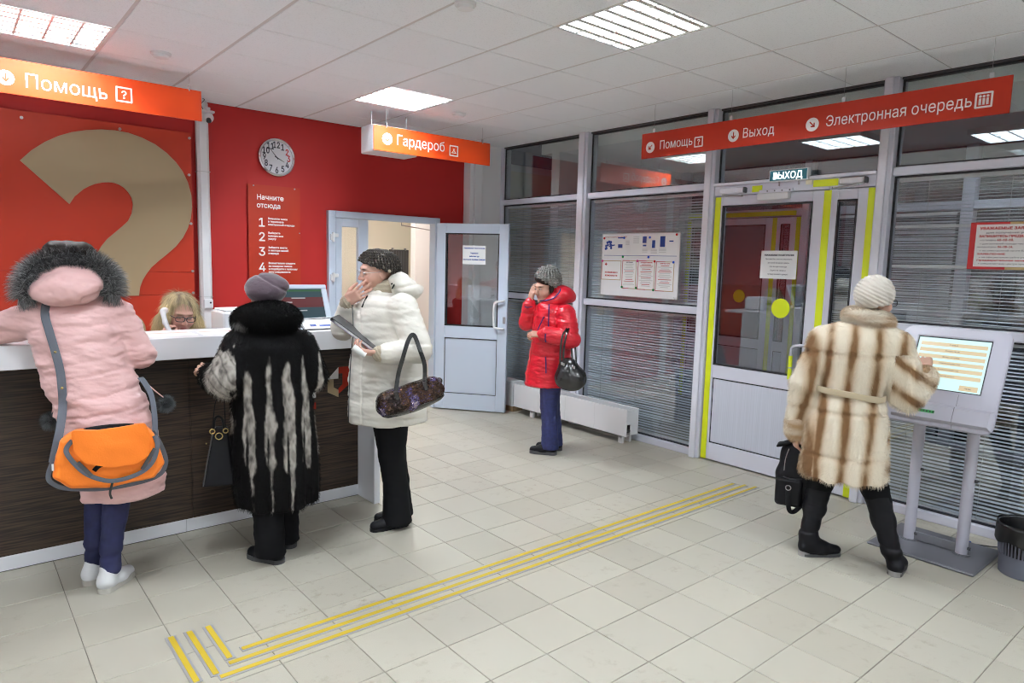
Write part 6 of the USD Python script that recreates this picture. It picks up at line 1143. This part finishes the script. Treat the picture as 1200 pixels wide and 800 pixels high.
body_for(p5, [(.62, .0, .0, .14, .12), (.9, .0, .0, .12, .11), (1.1, .0, .0, .13, .10), (1.25, .02, .0, .15, .09), (1.31, .035, .0, .10, .07), (1.35, .045, .0, .05, .05)], [limb([(-.13, .0, 1.23), (-.22, -.02, 1.0), (-.25, .035, .70)], [.05, .042, .027]), limb([(.18, .0, 1.23), (.27, .05, .99), (.374, .30, 1.085)], [.05, .042, .027])],
    [limb([(-.085, .0, .65), (-.105, .02, .44), (-.145, .005, .10), (-.145, .005, .05)], [.08, .05, .030, .026]), limb([(.085, .0, .65), (.165, .0, .45), (.265, -.02, .12), (.285, -.03, .06)], [.08, .05, .030, .026])], hs5,
    [hand_sdf((-.25, .035, .70), (-.05, .05, -1), (.8, .3, 0), 1, (.9, 1., 1.05, 1.1), s=.88), hand_sdf((.372, .30, 1.095), (-.02, .80, .55), (.25, .35, -.85), 1, (.10, .55, .7, .75), s=.95, thumb=(.3, .4))], cone((.05, .0, 1.31), (.075, .01, 1.42), .05, .048), head_tint(hd5, R5, .97, base=(.55, .33, .25)))
eyes(p5, hd5, R5, .97); glasses(p5, hd5, R5, .97, M['black_plastic'], .025, .016, .0018)
hat5 = ell((.080, .0, 1.512), (.096, .108, .101), rotm(0, 0, .05)); h5 = lambda p: np.maximum(hat5(p), (1.445 - p[:, 2]) + .25 * (p[:, 0] - .08)); h5.box = hat5.box
soft('knitted_hat', h5, .004, M['knit_white'], p5, lambda V, N: .005 * np.abs(np.sin(np.arctan2(V[:, 1], V[:, 0] - .08) * 5 + V[:, 2] * 26)) + .0018 * np.sin(V[:, 2] * 320 + 160 * V[:, 0]))
soft('leggings', smin([limb([(-.085, .0, .62), (-.105, .02, .44), (-.12, .02, .36)], [.095, .070, .062]), limb([(.085, .0, .62), (.165, .0, .45), (.195, .0, .38)], [.095, .070, .062])], .01), .006, M['black_cloth'], p5)
def boot(kn, an, heel, toe, tilt=0.):
    kn, an = np.asarray(kn, float), np.asarray(an, float); heel, toe = np.asarray(heel, float), np.asarray(toe, float); d = toe - heel; L = np.linalg.norm(d); d /= L
    up = smin([limb([kn, kn * .5 + an * .5, an * .8 + kn * .2, an], [.066, .060, .046, .046], .02), cone(an, heel + d * L * .45 + [0, 0, .045], .046, .040), cone(heel + d * L * .16 + [0, 0, .05], heel + d * L * .5 + [0, 0, .042], .042, .038), cone(heel + d * L * .5 + [0, 0, .042], heel + d * L * .84 + [0, 0, .034], .038, .028)], .03)
    top = kn + np.array([0, 0, .0]); ax = (kn - an) / np.linalg.norm(kn - an); g = lambda p: np.maximum(np.maximum(up(p), (p - top) @ ax), .016 - (p[:, 2] - (heel[2] + (toe[2] - heel[2]) * np.clip((p - heel) @ d / L, 0, 1)))); g.box = up.box
    b = thing('boot', parent=p5); soft('shaft', g, .0055, M['black_leather'], b, lambda V, N: .008 * fb(V, 10, 10, 26, 5, 3) - .004 * np.exp(-((V[:, 2] - .15) / .008) ** 2))
    s = np.cross([0, 0, 1], d); s /= np.linalg.norm(s); n_ = np.cross(d, s); fp = unary_union([Point(.16 * L, 0).buffer(.037), Point(.82 * L, 0).buffer(.035), Polygon([(.16 * L, .037), (.7 * L, .041), (.82 * L, .035), (.82 * L, -.035), (.7 * L, -.041), (.16 * L, -.037)])]); m = prism(fp.simplify(.001), .014); Tm = np.eye(4); Tm[:3, :3] = np.stack([d, s, n_], 1); Tm[:3, 3] = heel + [0, 0, .003]; m.apply_transform(Tm); obj('sole', m, M['dark_grey'], b, smooth=30)
    hb_ = prism(Point(.14 * L, 0).buffer(.034), .03); T2 = Tm.copy(); T2[:3, 3] = heel + np.array([0, 0, .0]); hb_.apply_transform(T2); obj('heel', hb_, M['steel'], b, smooth=30)
    return b
boot((-.105, .02, .445), (-.148, .0, .12), (-.192, -.032, .0), (.035, .098, .0)); boot((.168, .0, .45), (.270, -.022, .125), (.288, -.075, .0), (.335, .145, .0))
bp5 = thing('backpack', 'black leather backpack with a hanging strap in the left hand of the woman in fur', 'backpack', (PE_[0], PE_[1], 0), AZ5 - 90.)
pack = smin([rbox((-.245, .085, .36), (.100, .060, .105), .03), ell((-.245, .085, .46), (.098, .062, .16)), ell((-.245, .085, .57), (.080, .050, .075))], .04)
soft('body', pack, .0055, M['black_leather'], bp5, lambda V, N: .012 * fb(V, 9, 9, 12, 3, 3))
soft('front_pocket', smin([rbox((-.270, .030, .345), (.075, .028, .085), .025)], .01), .005, M['black_leather'], bp5, lambda V, N: .006 * fb(V, 10, 10, 14, 4, 2))
obj('zip', tube(spline([(-.285, .022, .60), (-.300, .018, .54), (-.303, .016, .47)], 5), .0025, 6), M['steel'], bp5); obj('zip', tube(spline([(-.340, .07, .43), (-.27, -.004, .432), (-.19, .03, .432)], 5), .0035, 6), M['gasket'], bp5)
obj('top_handle', tube(spline([(-.285, .085, .635), (-.275, .07, .672), (-.245, .06, .680), (-.215, .075, .665), (-.21, .085, .63)], 6), .01, 8, flat=(.018, .007, (0, -.6, .8))), M['black_leather'], bp5, smooth=40)
soft('top_flap_tassel', limb([(-.29, .05, .635), (-.335, .05, .615), (-.352, .05, .600)], [.014, .012, .006]), .004, M['black_leather'], bp5)
obj('shoulder_strap', tube(spline([(-.272, -.005, .375), (-.268, -.01, .31), (-.258, .0, .245), (-.235, .02, .232), (-.205, .03, .265), (-.175, .045, .315), (-.165, .06, .36)], 6), .012, 10, flat=(.026, .007, (0, -1, 0))), M['black_leather'], bp5, smooth=40)
obj('strap_ring', tube([(-.272 + .014 * math.cos(t), -.008, .378 + .014 * math.sin(t)) for t in tr_], .003, 8, closed=True), M['steel'], bp5, smooth=True)

# ---------------------------------------------------------------- receptionist behind the counter
PF_, AZ6 = (1.187, 4.84), 77.0
p6 = person('fair-haired receptionist in glasses on the telephone behind the counter', PF_, AZ6)
hd6 = (.005, -.03, 1.225); R6 = rotm(math.radians(16), .22, .08); hs6 = head_sdf(hd6, R6, 1.03)
tr6 = [(.50, .0, .06, .17, .13), (.70, .0, .05, .15, .12), (.90, .0, .04, .17, .11), (1.0, .0, .04, .16, .09), (1.06, .0, .04, .08, .07)]
rR6 = limb([(-.16, .04, .985), (-.23, -.06, .80), (-.085, -.150, 1.055)], [.055, .045, .028]); rL6 = limb([(.16, .04, .985), (.22, -.08, .80), (.08, -.26, .79)], [.055, .045, .028])
body_for(p6, tr6, [rR6, rL6], [limb([(-.08, .05, .52), (-.09, -.35, .50), (-.09, -.33, .08)], [.09, .065, .04]), limb([(.08, .05, .52), (.09, -.35, .50), (.09, -.33, .08)], [.09, .065, .04])], hs6,
    [hand_sdf((-.085, -.150, 1.055), (-.05, .12, 1.), (.75, .55, .0), -1, (.75, .8, .8, .8), s=.9), hand_sdf((.08, -.26, .79), (-.5, -.85, 0), (0, 0, -1), 1, (.2,) * 4, s=.9)], cone((.0, .03, 1.03), (.003, .0, 1.16), .05, .05), head_tint(hd6, R6, 1.03, base=(.66, .37, .29), brow=(.25, .15, .08)))
eyes(p6, hd6, R6, 1.03, lid=.32); glasses(p6, hd6, R6, 1.03, M['black_plastic'], .027, .0165, .0026)
soft('blouse', smin([smin([stack([(.48, .0, .06, .19, .15), (.70, .0, .05, .165, .135), (.90, .0, .04, .185, .125), (1.0, .0, .04, .17, .10), (1.05, .0, .04, .09, .075)]), limb([(-.16, .04, .985), (-.23, -.06, .80), (-.10, -.125, 1.03)], [.07, .058, .042])], .03), limb([(.16, .04, .985), (.22, -.08, .80), (.10, -.24, .795)], [.07, .058, .042])], .03), .009, M['black_cloth'], p6)
soft('skirt', limb([(-.02, .05, .53), (.0, -.30, .52), (.0, -.36, .45)], [.17, .13, .10]), .01, M['black_cloth'], p6)
W6 = lambda q: np.asarray(hd6) + R6 @ (np.asarray(q, float) * 1.03); E6 = lambda q, r: ell(W6(q), np.asarray(r) * 1.03, R6)
hair = smin([E6((0, .035, .060), (.090, .100, .080)), E6((-.085, .005, -.02), (.030, .060, .085)), E6((.082, .01, -.02), (.026, .055, .085)), ell((-.105, .0, 1.12), (.050, .065, .115)), ell((.10, .015, 1.12), (.042, .06, .11))], .035)
fc6 = smin([E6((0, -.090, -.020), (.064, .075, .104))], .01); hair6 = cut(hair, fc6, .015)
ht6 = lambda V, N: (lambda m: (1 - m) * np.array((.78, .64, .36)) + m * np.array((.17, .125, .085)))(np.clip(.30 + 1.9 * fb(V, 34, 34, 7, 4, 3) + 3.2 * (V[:, 2] - 1.27), 0, 1)[:, None])
_, Vh, Fh = soft('hair', hair6, .0045, M['blonde'], p6, lambda V, N: .008 * fb(V, 40, 40, 7, 6, 3), ht6); a, b = sample(Vh, Fh, 8000, 21); kp_ = (fc6(a) > .022) | (a[:, 1] > hd6[1]); a, b = a[kp_], b[kp_]; tng = np.cross(b, np.cross(np.array([0, 0, -1.]), b)); strands('hair_strands', a, b * .10 + tng * .95, M['blonde'], p6, .06, .0014, .25, (0, 0, -.3), ht6(a, b) * np.random.default_rng(9).uniform(.6, 1.25, (len(a), 1)), 21)
phn = thing('telephone_handset', 'white telephone handset held to the ear of the receptionist', 'telephone', (PF_[0], PF_[1], 0), AZ6 - 90.)
soft('handset', smin([limb([(-.097, -.105, 1.258), (-.085, -.140, 1.19), (-.055, -.172, 1.115)], [.017, .014, .016]), ell((-.085, -.095, 1.262), (.024, .022, .022)), ell((-.045, -.16, 1.105), (.022, .022, .022))], .012), .004, M['white_plastic'], phn)
ch = thing('office_chair', 'black office chair under the receptionist behind the counter', 'chair', (PF_[0], PF_[1], 0), AZ6 - 90.)
obj('seat', bx(-.23, .23, -.22, .24, .355, .42, .025), M['black_cloth'], ch); obj('backrest', bx(-.20, .20, .235, .285, .52, .92, .022), M['black_cloth'], ch); obj('column', cyl((0, 0, .08), (0, 0, .36), .025, 14), M['steel'], ch); obj('back_bar', tube([(0, .1, .36), (0, .27, .37), (0, .29, .6)], .015, 8), M['steel'], ch)
for k in range(5): t = k * 2 * math.pi / 5; obj('foot', tube([(0, 0, .09), (.27 * math.cos(t), .27 * math.sin(t), .045)], .02, 8), M['black_plastic'], ch); obj('castor', cyl((.27 * math.cos(t), .27 * math.sin(t) - .012, .025), (.27 * math.cos(t), .27 * math.sin(t) + .012, .025), .025, 12), M['black_plastic'], ch)
